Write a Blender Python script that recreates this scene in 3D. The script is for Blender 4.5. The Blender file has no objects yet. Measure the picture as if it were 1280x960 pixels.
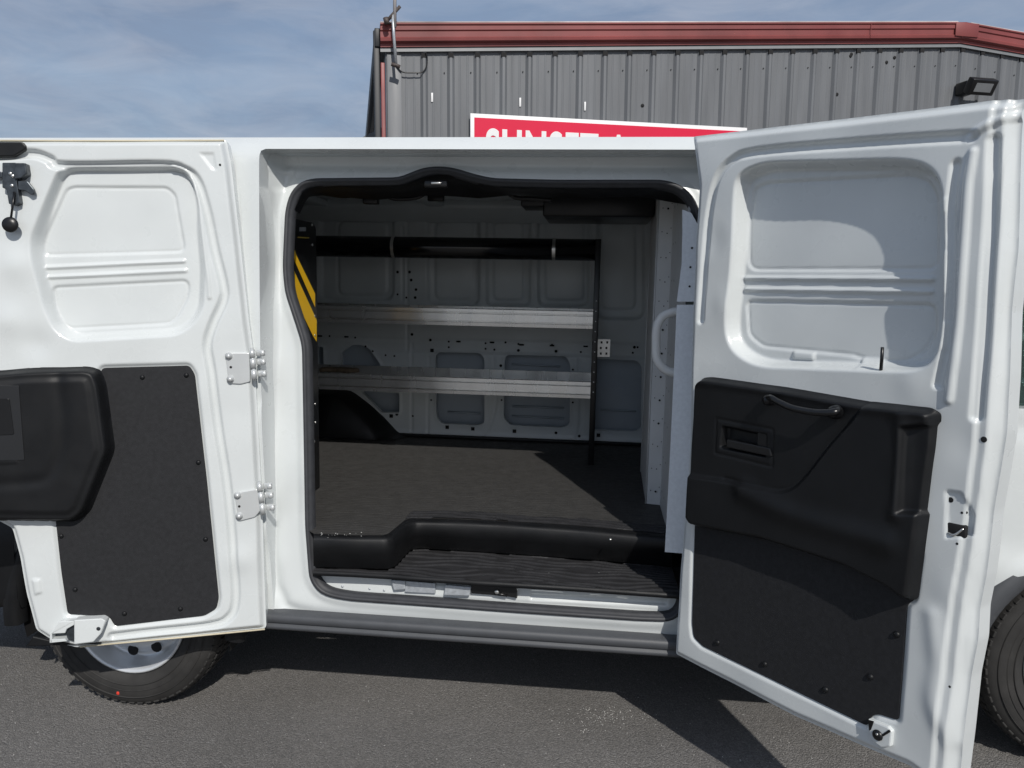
import bpy, bmesh, math, random
import numpy as np
from mathutils import Vector, Matrix
random.seed(7); rng = np.random.default_rng(7)
SC = bpy.context.scene; COL = SC.collection
W = bpy.data.worlds.new("World"); SC.world = W; W.use_nodes = True

# ---------------------------------------------------------------- camera
FPX = 950.0; YAW = math.radians(6.2); PIT = math.radians(7.5); RHO = .007; RK = .012
CAM = np.array([0, -2.5, 1.60])
fw = np.array([-math.sin(YAW)*math.cos(PIT), math.cos(YAW)*math.cos(PIT), -math.sin(PIT)])
r0 = np.array([math.cos(YAW), math.sin(YAW), 0]); u0 = np.cross(r0, fw)
rt = r0*math.cos(RHO)+u0*math.sin(RHO); up = u0*math.cos(RHO)-r0*math.sin(RHO)
cd = bpy.data.cameras.new("camera"); cam = bpy.data.objects.new("camera", cd); COL.objects.link(cam)
cd.sensor_width = 36; cd.lens = FPX/1280*36; cd.clip_start = .05; cd.clip_end = 6000
m = Matrix.Identity(4)
for i, a in enumerate((rt, up, -fw)):
    for j in range(3): m[j][i] = a[j]
for j in range(3): m[j][3] = CAM[j]
cam.matrix_world = m; SC.camera = cam

# van frame: the van stands nose-down by RK
def to_local(v):
    v = np.asarray(v, float)
    return np.array([v[0]*math.cos(RK)-v[2]*math.sin(RK), v[1], v[0]*math.sin(RK)+v[2]*math.cos(RK)])
def wray(px, py): return fw + rt*((px-640)/FPX) + up*((480-py)/FPX)
CL = to_local(CAM)
def on(px, py, o, n, world=False):
    c = CAM if world else CL
    d = wray(px, py)
    if not world: d = to_local(d)
    t = np.dot(np.asarray(o, float)-c, n)/np.dot(d, n)
    return c+d*t
def onY(px, py, y): return on(px, py, (0, y, 0), np.array([0, 1., 0]))
def onZ(px, py, z): return on(px, py, (0, 0, z), np.array([0, 0, 1.]))
def onX(px, py, x): return on(px, py, (x, 0, 0), np.array([1., 0, 0]))

class Plane:
    def __init__(s, o, n, world=False, upv=(0, 0, 1)):
        s.o = np.asarray(o, float); s.n = np.asarray(n, float); s.n /= np.linalg.norm(s.n); s.w = world
        upv = np.asarray(upv, float); s.v = upv-s.n*np.dot(upv, s.n); s.v /= np.linalg.norm(s.v)
        s.u = np.cross(s.v, s.n)
    def uv(s, px, py, h=0):
        p = on(px, py, s.o+s.n*h, s.n, s.w)-s.o
        return (float(np.dot(p, s.u)), float(np.dot(p, s.v)))
    def P(s, u, v, h=0): return s.o+s.u*u+s.v*v+s.n*h
    def px(s, px, py, h=0):
        u, v = s.uv(px, py, h); return s.P(u, v, h)
    def poly(s, pts, r=0, h=0):
        q = [s.uv(p[0], p[1], p[2] if len(p) > 2 else h) for p in pts]
        return fillet(q, r) if r > 0 else np.array(q)
    def line(s, pts, h=0):
        return smooth_line([s.uv(p[0], p[1], p[2] if len(p) > 2 else h) for p in pts])

def fillet(q, r, n=6):
    q = [np.array(a, float) for a in q]; out = []; N = len(q)
    for i in range(N):
        a, b, c = q[i-1], q[i], q[(i+1) % N]
        la, lc = np.linalg.norm(a-b), np.linalg.norm(c-b)
        if la < 1e-6 or lc < 1e-6: continue
        ra, rc = min(r, la*.48), min(r, lc*.48)
        p0, p1 = b+(a-b)/la*ra, b+(c-b)/lc*rc
        for k in range(n+1):
            t = k/n; out.append(p0*(1-t)**2+b*2*t*(1-t)+p1*t*t)
    return np.array(out)
def smooth_line(q, n=6):
    q = [np.array(a, float) for a in q]
    if len(q) < 3: return np.array(q)
    e = [2*q[0]-q[1]]+q+[2*q[-1]-q[-2]]; out = []
    for i in range(1, len(e)-2):
        p0, p1, p2, p3 = e[i-1], e[i], e[i+1], e[i+2]
        for k in range(n):
            t = k/n
            out.append(.5*((2*p1)+(-p0+p2)*t+(2*p0-5*p1+4*p2-p3)*t*t+(-p0+3*p1-3*p2+p3)*t**3))
    out.append(q[-1]); return np.array(out)
def ss(x, a, b):
    t = np.clip((x-a)/(b-a), 0, 1); return t*t*(3-2*t)
def tz(d, a, b): return ss(d, b, a)
def seg_dist(U, V, pts, closed):
    best = np.full(U.shape, 1e9); nx = np.zeros(U.shape); ny = np.zeros(U.shape)
    N = len(pts); inside = np.zeros(U.shape, bool)
    for i in range(N if closed else N-1):
        ax, ay = pts[i]; bx, by = pts[(i+1) % N]; dx, dy = bx-ax, by-ay; L = dx*dx+dy*dy
        if L < 1e-14: continue
        t = np.clip(((U-ax)*dx+(V-ay)*dy)/L, 0, 1); cx = ax+t*dx; cy = ay+t*dy
        d = (U-cx)**2+(V-cy)**2; k = d < best
        best[k] = d[k]; nx[k] = cx[k]; ny[k] = cy[k]
        if closed:
            c = (ay > V) != (by > V)
            if abs(dy) > 1e-12: inside ^= c & (U < (bx-ax)*(V-ay)/dy+ax)
    d = np.sqrt(best)
    if closed: d = np.where(inside, -d, d)
    return d, nx, ny
def sd(U, V, pts): return seg_dist(U, V, pts, True)[0]
def ld(U, V, pts): return seg_dist(U, V, pts, False)[0]

# ---------------------------------------------------------------- objects
def depth(o):
    d = 0
    while o.parent is not None: o = o.parent; d += 1
    return d
SPLIT = {'side_wall', 'edge_rubber', 'closure_strip', 'punched_hole', 'junction_box', 'vent_hole', 'lug_nut', 'bolt', 'rivet', 'screw', 'bare_patch', 'catch_plate', 'drain_hole', 'brace', 'overhead_locker', 'joint_cover', 'drip_edge', 'hazard_stripe', 'shelf', 'post_trim', 'striker_bolt', 'scrap_block'}
def islands(v, f):
    par = list(range(len(v)))
    def find(a):
        while par[a] != a: par[a] = par[par[a]]; a = par[a]
        return a
    for q in f:
        r = find(q[0])
        for k in q[1:]: par[find(k)] = r
    g = {}
    for i, q in enumerate(f): g.setdefault(find(q[0]), []).append(i)
    return list(g.values())
def link(name, me, mat, parent=None):
    while parent is not None and depth(parent) >= 2: parent = parent.parent
    o = bpy.data.objects.new(name, me); COL.objects.link(o)
    if mat is not None and me is not None:
        for k in (mat if isinstance(mat, (list, tuple)) else [mat]): me.materials.append(k)
    if parent is not None: o.parent = parent
    return o
def tag(o, label=None, cat=None, group=None, kind=None):
    if label: o['label'] = label
    if cat: o['category'] = cat
    if group: o['group'] = group
    if kind: o['kind'] = kind
    return o
def thing(name, label, cat, loc=(0, 0, 0), group=None):
    o = bpy.data.objects.new(name, None); COL.objects.link(o); o.location = loc; o.empty_display_size = .2
    return tag(o, label, cat, group)
class MB:
    def __init__(s): s.v = []; s.f = []; s.mi = []; s.sm = []
    def add(s, verts, faces, smooth=True, mi=0):
        b = len(s.v); s.v += [tuple(map(float, p)) for p in verts]
        for f in faces: s.f.append(tuple(i+b for i in f)); s.mi.append(mi); s.sm.append(smooth)
        return s
    def build(s, name, mat, parent=None, fix=True):
        if name in SPLIT and name != 'shelf' and parent is not None:
            isl = islands(s.v, s.f)
            if len(isl) > 1:
                out = None
                for g in isl:
                    m = MB(); used = sorted({k for i in g for k in s.f[i]}); mp = {k: j for j, k in enumerate(used)}
                    m.v = [s.v[k] for k in used]; m.f = [tuple(mp[k] for k in s.f[i]) for i in g]; m.mi = [s.mi[i] for i in g]; m.sm = [s.sm[i] for i in g]
                    o = MB._build(m, name, mat, parent, fix); out = out or o
                return out
        return MB._build(s, name, mat, parent, fix)
    def _build(s, name, mat, parent=None, fix=True):
        me = bpy.data.meshes.new(name); me.from_pydata(s.v, [], s.f)
        me.polygons.foreach_set('use_smooth', s.sm); me.polygons.foreach_set('material_index', s.mi)
        if fix:
            bm = bmesh.new(); bm.from_mesh(me); bmesh.ops.recalc_face_normals(bm, faces=bm.faces); bm.to_mesh(me); bm.free()
        me.update(); return link(name, me, mat, parent)
    def box(s, c, sx, sy, sz, ax=None, bev=.0, seg=2, mi=0):
        bm = bmesh.new(); bmesh.ops.create_cube(bm, size=1)
        bmesh.ops.scale(bm, vec=(sx, sy, sz), verts=bm.verts)
        if bev > 0: bmesh.ops.bevel(bm, geom=list(bm.edges), offset=bev, segments=seg, affect='EDGES', profile=.5)
        A = np.array(ax) if ax is not None else np.eye(3)
        vs = [np.asarray(c)+A[0]*v.co.x+A[1]*v.co.y+A[2]*v.co.z for v in bm.verts]
        bm.verts.index_update(); s.add(vs, [[v.index for v in f.verts] for f in bm.faces], bev > 0 and seg > 1, mi); bm.free(); return s
    def tube(s, path, r, seg=10, cap=True, closed=False, mi=0, flat=1.0, upv=(0, 0, 1)):
        P = [np.asarray(p, float) for p in path]; N = len(P); vs = []; fs = []
        rr = r if hasattr(r, '__len__') else [r]*N
        for i in range(N):
            if closed: t = P[(i+1) % N]-P[i-1]
            else: t = P[min(i+1, N-1)]-P[max(i-1, 0)]
            t = t/(np.linalg.norm(t)+1e-12)
            a = np.cross(np.asarray(upv, float), t)
            if np.linalg.norm(a) < .05: a = np.cross((1., 0, 0.1), t)
            a /= np.linalg.norm(a); b = np.cross(t, a)
            for k in range(seg):
                th = 2*math.pi*k/seg; vs.append(P[i]+a*math.cos(th)*rr[i]+b*math.sin(th)*rr[i]*flat)
        for i in range(N if closed else N-1):
            j = (i+1) % N
            for k in range(seg):
                l = (k+1) % seg; fs.append((i*seg+k, i*seg+l, j*seg+l, j*seg+k))
        if cap and not closed: fs += [tuple(range(seg))[::-1], tuple((N-1)*seg+k for k in range(seg))]
        return s.add(vs, fs, True, mi)
    def lathe(s, c, axis, prof, seg=48, mi=0, upv=(0, 0, 1)):
        c = np.asarray(c, float); ax = np.asarray(axis, float); ax /= np.linalg.norm(ax)
        a = np.asarray(upv, float); a = a-ax*np.dot(a, ax)
        if np.linalg.norm(a) < .1: a = np.array([1., 0, 0]); a = a-ax*np.dot(a, ax)
        a /= np.linalg.norm(a); b = np.cross(ax, a); vs = []; fs = []; n = len(prof)
        for k in range(seg):
            th = 2*math.pi*k/seg; d = a*math.cos(th)+b*math.sin(th)
            for (r, h) in prof: vs.append(c+d*r+ax*h)
        for k in range(seg):
            l = (k+1) % seg
            for i in range(n-1): fs.append((k*n+i, l*n+i, l*n+i+1, k*n+i+1))
        return s.add(vs, fs, True, mi)
    def loft(s, curves, n=60, closed=False, mi=0, smooth=True):
        rows = [resample(c, n, closed) for c in curves]; vs = [p for r in rows for p in r]; fs = []
        for i in range(len(rows)-1):
            for k in range(n if closed else n-1):
                l = (k+1) % n; fs.append((i*n+k, i*n+l, (i+1)*n+l, (i+1)*n+k))
        return s.add(vs, fs, smooth, mi)
    def dome(s, c, n, r, h=None, seg=12, mi=0):
        h = r*.55 if h is None else h
        return s.lathe(c, n, [(r, 0), (r*.96, h*.35), (r*.75, h*.75), (r*.4, h*.95), (0.0001, h)], seg, mi)
    def prism(s, pl, poly, h0, h1, bev=.0, mi=0):
        bm = bmesh.new(); vs = [bm.verts.new(tuple(pl.P(u, v, h0))) for u, v in poly]
        f = bm.faces.new(vs); r = bmesh.ops.extrude_face_region(bm, geom=[f])
        nv = [g for g in r['geom'] if isinstance(g, bmesh.types.BMVert)]
        bmesh.ops.translate(bm, verts=nv, vec=tuple(pl.n*(h1-h0)))
        if bev > 0:
            top = [g for g in r['geom'] if isinstance(g, bmesh.types.BMFace)][0]
            bmesh.ops.bevel(bm, geom=list(top.edges), offset=bev, segments=2, affect='EDGES', profile=.5)
        bmesh.ops.triangulate(bm, faces=[f for f in bm.faces if len(f.verts) > 8])
        bm.verts.index_update(); s.add([v.co for v in bm.verts], [[v.index for v in f.verts] for f in bm.faces], False, mi); bm.free(); return s
def resample(c, n, closed=False):
    c = np.array([np.asarray(p, float) for p in c])
    if closed: c = np.vstack([c, c[:1]])
    L = np.concatenate([[0], np.cumsum(np.linalg.norm(np.diff(c, axis=0), axis=1))])
    t = np.linspace(0, L[-1], n+1)[:-1] if closed else np.linspace(0, L[-1], n)
    return np.stack([np.interp(t, L, c[:, k]) for k in range(3)], 1)

def heightfield(name, pl, outline, H, cell, mat, parent, holes=(), rim=0.0, hole_rim=None, P=None):
    """pressed sheet: grid over the plane, cut to the outline and holes, pushed along the normal"""
    o = np.array(outline); lo = o.min(0)-cell; hi = o.max(0)+cell
    nu = int((hi[0]-lo[0])/cell)+2; nv = int((hi[1]-lo[1])/cell)+2
    U, V = np.meshgrid(lo[0]+np.arange(nu)*cell, lo[1]+np.arange(nv)*cell, indexing='ij')
    D, NX, NY = seg_dist(U, V, o, True)
    for h in holes:
        d, x, y = seg_dist(U, V, np.array(h), True); d = -d; k = d > D
        D = np.where(k, d, D); NX = np.where(k, x, NX); NY = np.where(k, y, NY)
    cu = (D[:-1, :-1]+D[1:, :-1]+D[:-1, 1:]+D[1:, 1:])/4; keep = cu < 0
    # vertices next to a removed cell snap to the outline
    pad = np.pad(keep, 1); cnt = pad[:-1, :-1].astype(int)+pad[1:, :-1]+pad[:-1, 1:]+pad[1:, 1:]
    edge = (cnt > 0) & (cnt < 4) & (np.abs(D) < cell*1.6)
    U = np.where(edge, NX, U); V = np.where(edge, NY, V)
    hh = H(U, V) if callable(H) else np.full(U.shape, float(H))
    if P is None: XYZ = pl.o+U[..., None]*pl.u+V[..., None]*pl.v+hh[..., None]*pl.n
    else: XYZ = P(U, V, hh)
    used = cnt > 0; idx = -np.ones(U.shape, int); idx[used] = np.arange(used.sum())
    verts = XYZ[used]; I, J = np.nonzero(keep)
    q = np.stack([idx[I, J], idx[I+1, J], idx[I+1, J+1], idx[I, J+1]], 1)
    faces = q.tolist(); verts = verts.tolist(); sm = [True]*len(faces)
    if rim:
        # boundary edges -> return flange
        e = {}
        for f in faces:
            for a, b in ((f[0], f[1]), (f[1], f[2]), (f[2], f[3]), (f[3], f[0])):
                if (b, a) in e: del e[(b, a)]
                else: e[(a, b)] = 1
        mp = {}; base = len(verts)
        off = -pl.n*rim
        for (a, b) in e:
            for k in (a, b):
                if k not in mp:
                    mp[k] = (len(verts), len(verts)+1)
                    verts.append(verts[k]); verts.append([verts[k][t]+off[t] for t in range(3)])
            faces.append([mp[a][0], mp[b][0], mp[b][1], mp[a][1]][::-1]); sm.append(True)
    me = bpy.data.meshes.new(name); me.from_pydata(verts, [], faces)
    me.polygons.foreach_set('use_smooth', sm); me.update()
    return link(name, me, mat, parent)

# ---------------------------------------------------------------- materials
def material(name, base, rough=.5, metal=0., coat=0., var=.0, scale=6., bump=0., bscale=200., detail=4., spec=.5, rvar=0., stretch=None, col2=None, c2=(.5, .6)):
    m = bpy.data.materials.new(name); m.use_nodes = True; N = m.node_tree.nodes; L = m.node_tree.links
    b = N['Principled BSDF']; b.inputs['Base Color'].default_value = (*base, 1); b.inputs['Roughness'].default_value = rough
    b.inputs['Metallic'].default_value = metal; b.inputs['Specular IOR Level'].default_value = spec
    if coat: b.inputs['Coat Weight'].default_value = coat; b.inputs['Coat Roughness'].default_value = .04
    tc = N.new('ShaderNodeTexCoord'); mp = N.new('ShaderNodeMapping'); L.new(tc.outputs['Object'], mp.inputs['Vector'])
    if stretch: mp.inputs['Scale'].default_value = stretch
    def noise(s, d=4.):
        n = N.new('ShaderNodeTexNoise'); n.inputs['Scale'].default_value = s; n.inputs['Detail'].default_value = d; L.new(mp.outputs['Vector'], n.inputs['Vector']); return n
    if var or col2:
        n = noise(scale, detail); r = N.new('ShaderNodeValToRGB'); L.new(n.outputs['Fac'], r.inputs['Fac'])
        if col2:
            r.color_ramp.elements[0].position, r.color_ramp.elements[1].position = c2
            r.color_ramp.elements[0].color = (*base, 1); r.color_ramp.elements[1].color = (*col2, 1)
        else:
            r.color_ramp.elements[0].position = .3; r.color_ramp.elements[1].position = .7
            r.color_ramp.elements[0].color = (*[c*(1-var) for c in base], 1); r.color_ramp.elements[1].color = (*[min(1, c*(1+var)) for c in base], 1)
        L.new(r.outputs['Color'], b.inputs['Base Color'])
    if rvar:
        n = noise(scale*1.7, 5); mr = N.new('ShaderNodeMapRange'); mr.inputs['To Min'].default_value = max(.02, rough-rvar); mr.inputs['To Max'].default_value = rough+rvar
        mr.inputs['From Min'].default_value = .3; mr.inputs['From Max'].default_value = .7
        L.new(n.outputs['Fac'], mr.inputs['Value']); L.new(mr.outputs['Result'], b.inputs['Roughness'])
    if bump:
        n = noise(bscale, 3); bp = N.new('ShaderNodeBump'); bp.inputs['Strength'].default_value = 1; bp.inputs['Distance'].default_value = bump
        L.new(n.outputs['Fac'], bp.inputs['Height']); L.new(bp.outputs['Normal'], b.inputs['Normal'])
    return m
WHITE = material('white_paint', (.63, .66, .66), .30, coat=.7, var=.035, scale=5, rvar=.07, bump=.0004, bscale=9)
WINT = material('white_primer_inside', (.60, .64, .65), .38, var=.06, scale=5, rvar=.08)
GALV = material('galvanised_steel', (.50, .53, .56), .42, metal=.55, var=.12, scale=70, rvar=.1)
POST = material('galvanised_post', (.62, .65, .68), .42, metal=.1, var=.06, scale=90)
GREY = material('painted_partition_steel', (.55, .56, .56), .5, var=.04, scale=12)
ALU = material('aluminium', (.86, .85, .82), .27, metal=.75, var=.10, scale=2.2, rvar=.07, stretch=(3, .3, .3))  # bands in colour and roughness along the length imitate blotchy highlights
BLK = material('black_plastic', (.0065, .007, .008), .47, var=.25, scale=8, bump=.0003, bscale=900, rvar=.08, spec=.32)
BLKS = material('black_satin', (.006, .0062, .007), .33, rvar=.05, var=.1)
LINER = material('black_liner_board', (.0185, .019, .021), .68, spec=.3, var=.16, scale=70, bump=.0004, bscale=500)
RUB = material('rubber_seal', (.035, .037, .042), .55, var=.15, scale=30)
CLAD = material('grey_cladding', (.062, .066, .073), .5, var=.06, scale=20, bump=.0003, bscale=800)
CHROME = material('zinc_steel', (.62, .62, .60), .28, metal=.9, var=.1, scale=40)
DKST = material('dark_steel', (.07, .08, .09), .35, metal=.7, var=.3, scale=60)
DARK = material('hole_dark', (.006, .006, .007), .8)
YEL = material('yellow_decal', (.95, .56, .015), .4, var=.04)
TYRE = material('tyre_rubber', (.026, .025, .024), .75, var=.3, scale=14, bump=.0006, bscale=300)
RIM = material('silver_wheel_paint', (.70, .72, .74), .33, metal=.4, var=.05)
WOOD = material('brown_scrap', (.15, .11, .07), .8, var=.4, scale=30)
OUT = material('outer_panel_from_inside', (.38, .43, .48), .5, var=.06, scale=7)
REDM = material('red_mark', (.7, .05, .03), .5)
HAND = material('light_grey_handle', (.72, .73, .72), .5, var=.03)
WHITEM = material('white_plain', (.8, .8, .8), .5)
SIGNR = material('sign_red', (.70, .008, .052), .35, var=.03, scale=2)
GLASS = bpy.data.materials.new('tinted_glass'); GLASS.use_nodes = True
gb = GLASS.node_tree.nodes['Principled BSDF']; gb.inputs['Base Color'].default_value = (.20, .30, .28, 1); gb.inputs['Roughness'].default_value = .02
gb.inputs['Transmission Weight'].default_value = .85; gb.inputs['IOR'].default_value = 1.1
gn = GLASS.node_tree.nodes.new('ShaderNodeTexNoise'); gn.inputs['Scale'].default_value = 2
gmr = GLASS.node_tree.nodes.new('ShaderNodeMapRange'); gmr.inputs['To Min'].default_value = .01; gmr.inputs['To Max'].default_value = .05
GLASS.node_tree.links.new(gn.outputs['Fac'], gmr.inputs['Value']); GLASS.node_tree.links.new(gmr.outputs['Result'], gb.inputs['Roughness'])

def floor_material(name, base, sc, dist, band=True):
    m = material(name, base, .6, var=.12, scale=22, rvar=.1, spec=.35); N = m.node_tree.nodes; L = m.node_tree.links; b = N['Principled BSDF']
    tc = N['Texture Coordinate']; mp = N.new('ShaderNodeMapping'); mp.inputs['Scale'].default_value = (1, 3.2, 1); L.new(tc.outputs['Object'], mp.inputs['Vector'])
    w = N.new('ShaderNodeTexWave'); w.wave_type = 'BANDS'; w.bands_direction = 'Y'
    w.inputs['Scale'].default_value = sc; w.inputs['Distortion'].default_value = dist; w.inputs['Detail'].default_value = 1.2; w.inputs['Detail Scale'].default_value = .9
    L.new(mp.outputs['Vector'], w.inputs['Vector'])
    bp = N.new('ShaderNodeBump'); bp.inputs['Distance'].default_value = .007 if band else .0009; bp.inputs['Strength'].default_value = 1
    r = N.new('ShaderNodeValToRGB'); r.color_ramp.elements[0].position = .42; r.color_ramp.elements[1].position = .62; L.new(w.outputs['Fac'], r.inputs['Fac'])
    L.new(r.outputs['Color'], bp.inputs['Height'])
    n = N.new('ShaderNodeTexNoise'); n.inputs['Scale'].default_value = 600; bp2 = N.new('ShaderNodeBump'); bp2.inputs['Distance'].default_value = .0008
    L.new(tc.outputs['Object'], n.inputs['Vector']); L.new(n.outputs['Fac'], bp2.inputs['Height']); L.new(bp.outputs['Normal'], bp2.inputs['Normal'])
    L.new(bp2.outputs['Normal'], b.inputs['Normal']); return m
MAT = floor_material('black_floor_mat', (.047, .046, .0445), 5, 9, False)
TREAD = material('ribbed_black_tread', (.026, .026, .028), .48, var=.2, scale=20, bump=.0005, bscale=600)
# ================================================================= CARGO VAN
van = thing('cargo_van', 'white cargo van with both side doors swung open, parked on asphalt', 'van')
van.rotation_euler = (0, RK, 0)
WZ = lambda x: .355+x*RK
RW, FW_ = -1.72, 1.66
def prof(z):
    z = np.asarray(z, float)
    return .02*ss(z, .9, .3)+.095*np.clip((z-1.1)/.95, 0, 1)**1.2+.10*np.clip((z-2.0)/.12, 0, 1)**2
def side_uv(px, py):
    y = .03
    for _ in range(6):
        p = onY(px, py, y); y = float(prof(p[2]))
    return (p[0], p[2])
PS = Plane((0, 0, 0), (0, -1, 0))
print('side aperture', side_uv(326, 187), side_uv(340, 775), side_uv(905, 187))
roofz = side_uv(600, 170)[1]; print('roofz', roofz)
ap = fillet([side_uv(326, 186), (0.43, side_uv(700, 187)[1]), (.43, .395), side_uv(343, 771)], .018)
apx0 = side_uv(326, 186)[0]
sil = [(-2.78, .36), (-2.10, .34)]
def arch(cx, r, z0):
    return [(cx+r*math.cos(a), WZ(cx)+r*math.sin(a)) for a in np.linspace(math.pi+.02, -.02, 25)]
outl = [(-2.82, .42)]+[(RW-.42, .36)]+arch(RW, .42, 0)+[(RW+.42, .36), (FW_-.42, .36)]+arch(FW_, .42, 0)+[(2.10, .40), (2.46, .46), (2.52, .75), (2.46, 1.02), (2.2, 1.12), (1.95, 1.22), (1.30, 1.86), (1.0, 2.02), (.6, roofz-.005), (-2.74, roofz-.005), (-2.80, 1.9)]
outl = [p for p in outl]
win = fillet([(.62, 1.24), (1.72, 1.24), (1.66, 1.36), (1.28, 1.76), (1.16, 1.84), (.66, 1.87)], .06)
# seams pressed into the body side
seam1 = np.array([(.47, .42), (.47, 1.0), (.49, 2.05)]); seam2 = np.array([side_uv(287, 206), (-2.7, side_uv(287, 206)[1]-.0)])
seam3 = np.array([(.56, .5), (.56, 1.9), (1.2, 1.9), (1.85, 1.25), (1.88, .9), (1.80, .6), (1.66, .8)])
def HS(U, V):
    h = -prof(V)
    for s, d in ((seam1, .006), (seam2, .003), (seam3, .006)):
        h = h-d*np.exp(-(ld(U, V, s)/.006)**2)
    h = h+.012*np.exp(-((V-.72)/.06)**2)*ss(U, -2.7, -2.3) - .006*np.exp(-((V-1.18)/.03)**2)
    h = h - .04*ss(U, 1.8, 2.5)**2
    dw = np.minimum(np.hypot(U-RW, V-WZ(RW)), np.hypot(U-FW_, V-WZ(FW_)))
    return h+.012*ss(dw, .50, .44)
heightfield('body_side', PS, outl, HS, .016, WHITE, van, holes=[ap, win], rim=.13)
# far side
def PF(U, V, h): return np.stack([U, 2.06+h, V], -1)
hf = heightfield('body_side', PS, outl, HS, .03, WHITE, van, holes=[win], P=PF)
for yy, f in ((.075, 1), (1.985, -1)):
    g = MB(); pl = Plane((0, yy, 0), (0, -1, 0)); g.prism(pl, win, -.002, .002); g.build('window', GLASS, van)
# roof: rounded sheet with long ribs
mb = MB(); xs = np.concatenate([np.linspace(-2.80, -2.70, 4), np.linspace(-2.6, .7, 40), np.linspace(.8, 1.32, 10)]); rows = []
for x in xs:
    row = []
    drop = np.interp(x, [.6, 1.0, 1.32], [0, roofz-2.02-.01, roofz-1.86-.005])+.06*ss(np.array(-x), 2.7, 2.82)
    for t in np.linspace(0, 1, 60):
        y = .195+t*(2.06-.39); w = min(t, 1-t)
        z = roofz-.012+.055*math.sin(math.pi*min(1, max(0, t)))**.5
        z += .006*(math.sin(t*math.pi*14) > .3)*(-2.5 < x < .3)*(.06 < w)
        row.append((x, y, z-drop))
    rows.append(row)
mb.loft(rows, 60); mb.build('roof', WHITE, van, fix=False)
# nose, windscreen, rear (never in the picture, but the van is whole)
def section(x, zt, yi, zb): return [(x, yi, zb), (x, yi-.02 if yi > .03 else .02, (zt+zb)/2), (x, yi+.06, zt-.06), (x, yi+.25, zt), (x, 1.03, zt+.03), (x, 1.81-yi, zt), (x, 2.0-yi, zt-.06), (x, 2.06-yi, (zt+zb)/2), (x, 2.06-yi, zb)]
mb = MB(); mb.loft([section(1.98, 1.16, .04, 1.0), section(2.3, 1.10, .07, .9), section(2.5, 1.0, .12, .5), section(2.58, .90, .2, .5), section(2.62, .62, .3, .5)], 40); mb.build('bonnet', WHITE, van)
mb = MB(); mb.loft([[(1.94, .03, 1.21), (2.02, 1.03, 1.17), (1.94, 2.03, 1.21)], [(1.31, .11, 1.87), (1.36, 1.03, 1.90), (1.31, 1.95, 1.87)]], 16); mb.build('windscreen', GLASS, van)
mb = MB(); mb.box((2.56, 1.03, .5), .2, 1.9, .3, bev=.05); mb.build('front_bumper', CLAD, van)
for y in (.28, 1.78):
    mb = MB(); mb.box((2.55, y, .84), .1, .34, .22, bev=.04); mb.build('headlight', CHROME, van)
mb = MB(); mb.loft([[(-2.80, .02, .4), (-2.82, .03, 1.1), (-2.80, .16, 2.0), (-2.78, .3, roofz-.02)], [(-2.84, 1.03, .4), (-2.86, 1.03, 1.1), (-2.84, 1.03, 2.0), (-2.80, 1.03, roofz+.0)], [(-2.80, 2.04, .4), (-2.82, 2.03, 1.1), (-2.80, 1.9, 2.0), (-2.78, 1.76, roofz-.02)]], 24); mb.build('rear_door', WHITE, van)
mb = MB(); mb.box((-2.86, 1.03, .45), .16, 1.95, .2, bev=.04); mb.build('rear_bumper', CLAD, van)
# underbody
mb = MB(); mb.box((-.2, 1.03, .50), 4.6, 1.5, .12, bev=.02); mb.box((-.1, .35, .40), 3.0, .12, .14, bev=.02); mb.box((-.1, 1.7, .40), 3.0, .12, .14, bev=.02)
mb.build('underbody', DARK, van)
mb = MB(); mb.box((1.5, 1.03, 1.1), .4, 1.8, .25, bev=.05); mb.build('dashboard', BLK, van)
for y in (.55, 1.5):
    mb = MB(); mb.box((.85, y, .95), .5, .5, .16, bev=.05); mb.box((.62, y, 1.3), .16, .48, .65, bev=.06); mb.box((.60, y, 1.72), .1, .26, .18, bev=.04); mb.build('seat', BLK, van)
# wheel arches: liners and black trim
for cx, nm in ((RW, 0), (FW_, 1)):
    for side in (0, 1):
        mb = MB(); y0, y1 = (.02, .42) if side == 0 else (2.04, 1.62)
        A = np.linspace(-.25, math.pi+.25, 26)
        c0 = [(cx+.415*math.cos(a), y0, WZ(cx)+.415*math.sin(a)) for a in A]; c1 = [(p[0], y1, p[2]) for p in c0]
        c2 = [(cx+.02*math.cos(a), y1, WZ(cx)+.02*math.sin(a)) for a in A]
        mb.loft([c0, c1, c2], 26); mb.build('wheel_arch_liner', DARK, van)
        mb = MB(); s = 1 if side == 0 else -1; yb = 0 if side == 0 else 2.06
        A = np.linspace(-.1, math.pi+.1, 30)
        cs = [[(cx+r*math.cos(a), yb+s*d, WZ(cx)+r*math.sin(a)) for a in A] for r, d in ((.475, .004), (.465, -.014), (.435, -.02), (.405, -.012), (.402, .03))]
        mb.loft(cs, 40); mb.build('wheel_arch_trim', CLAD if nm else BLK, van)
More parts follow.
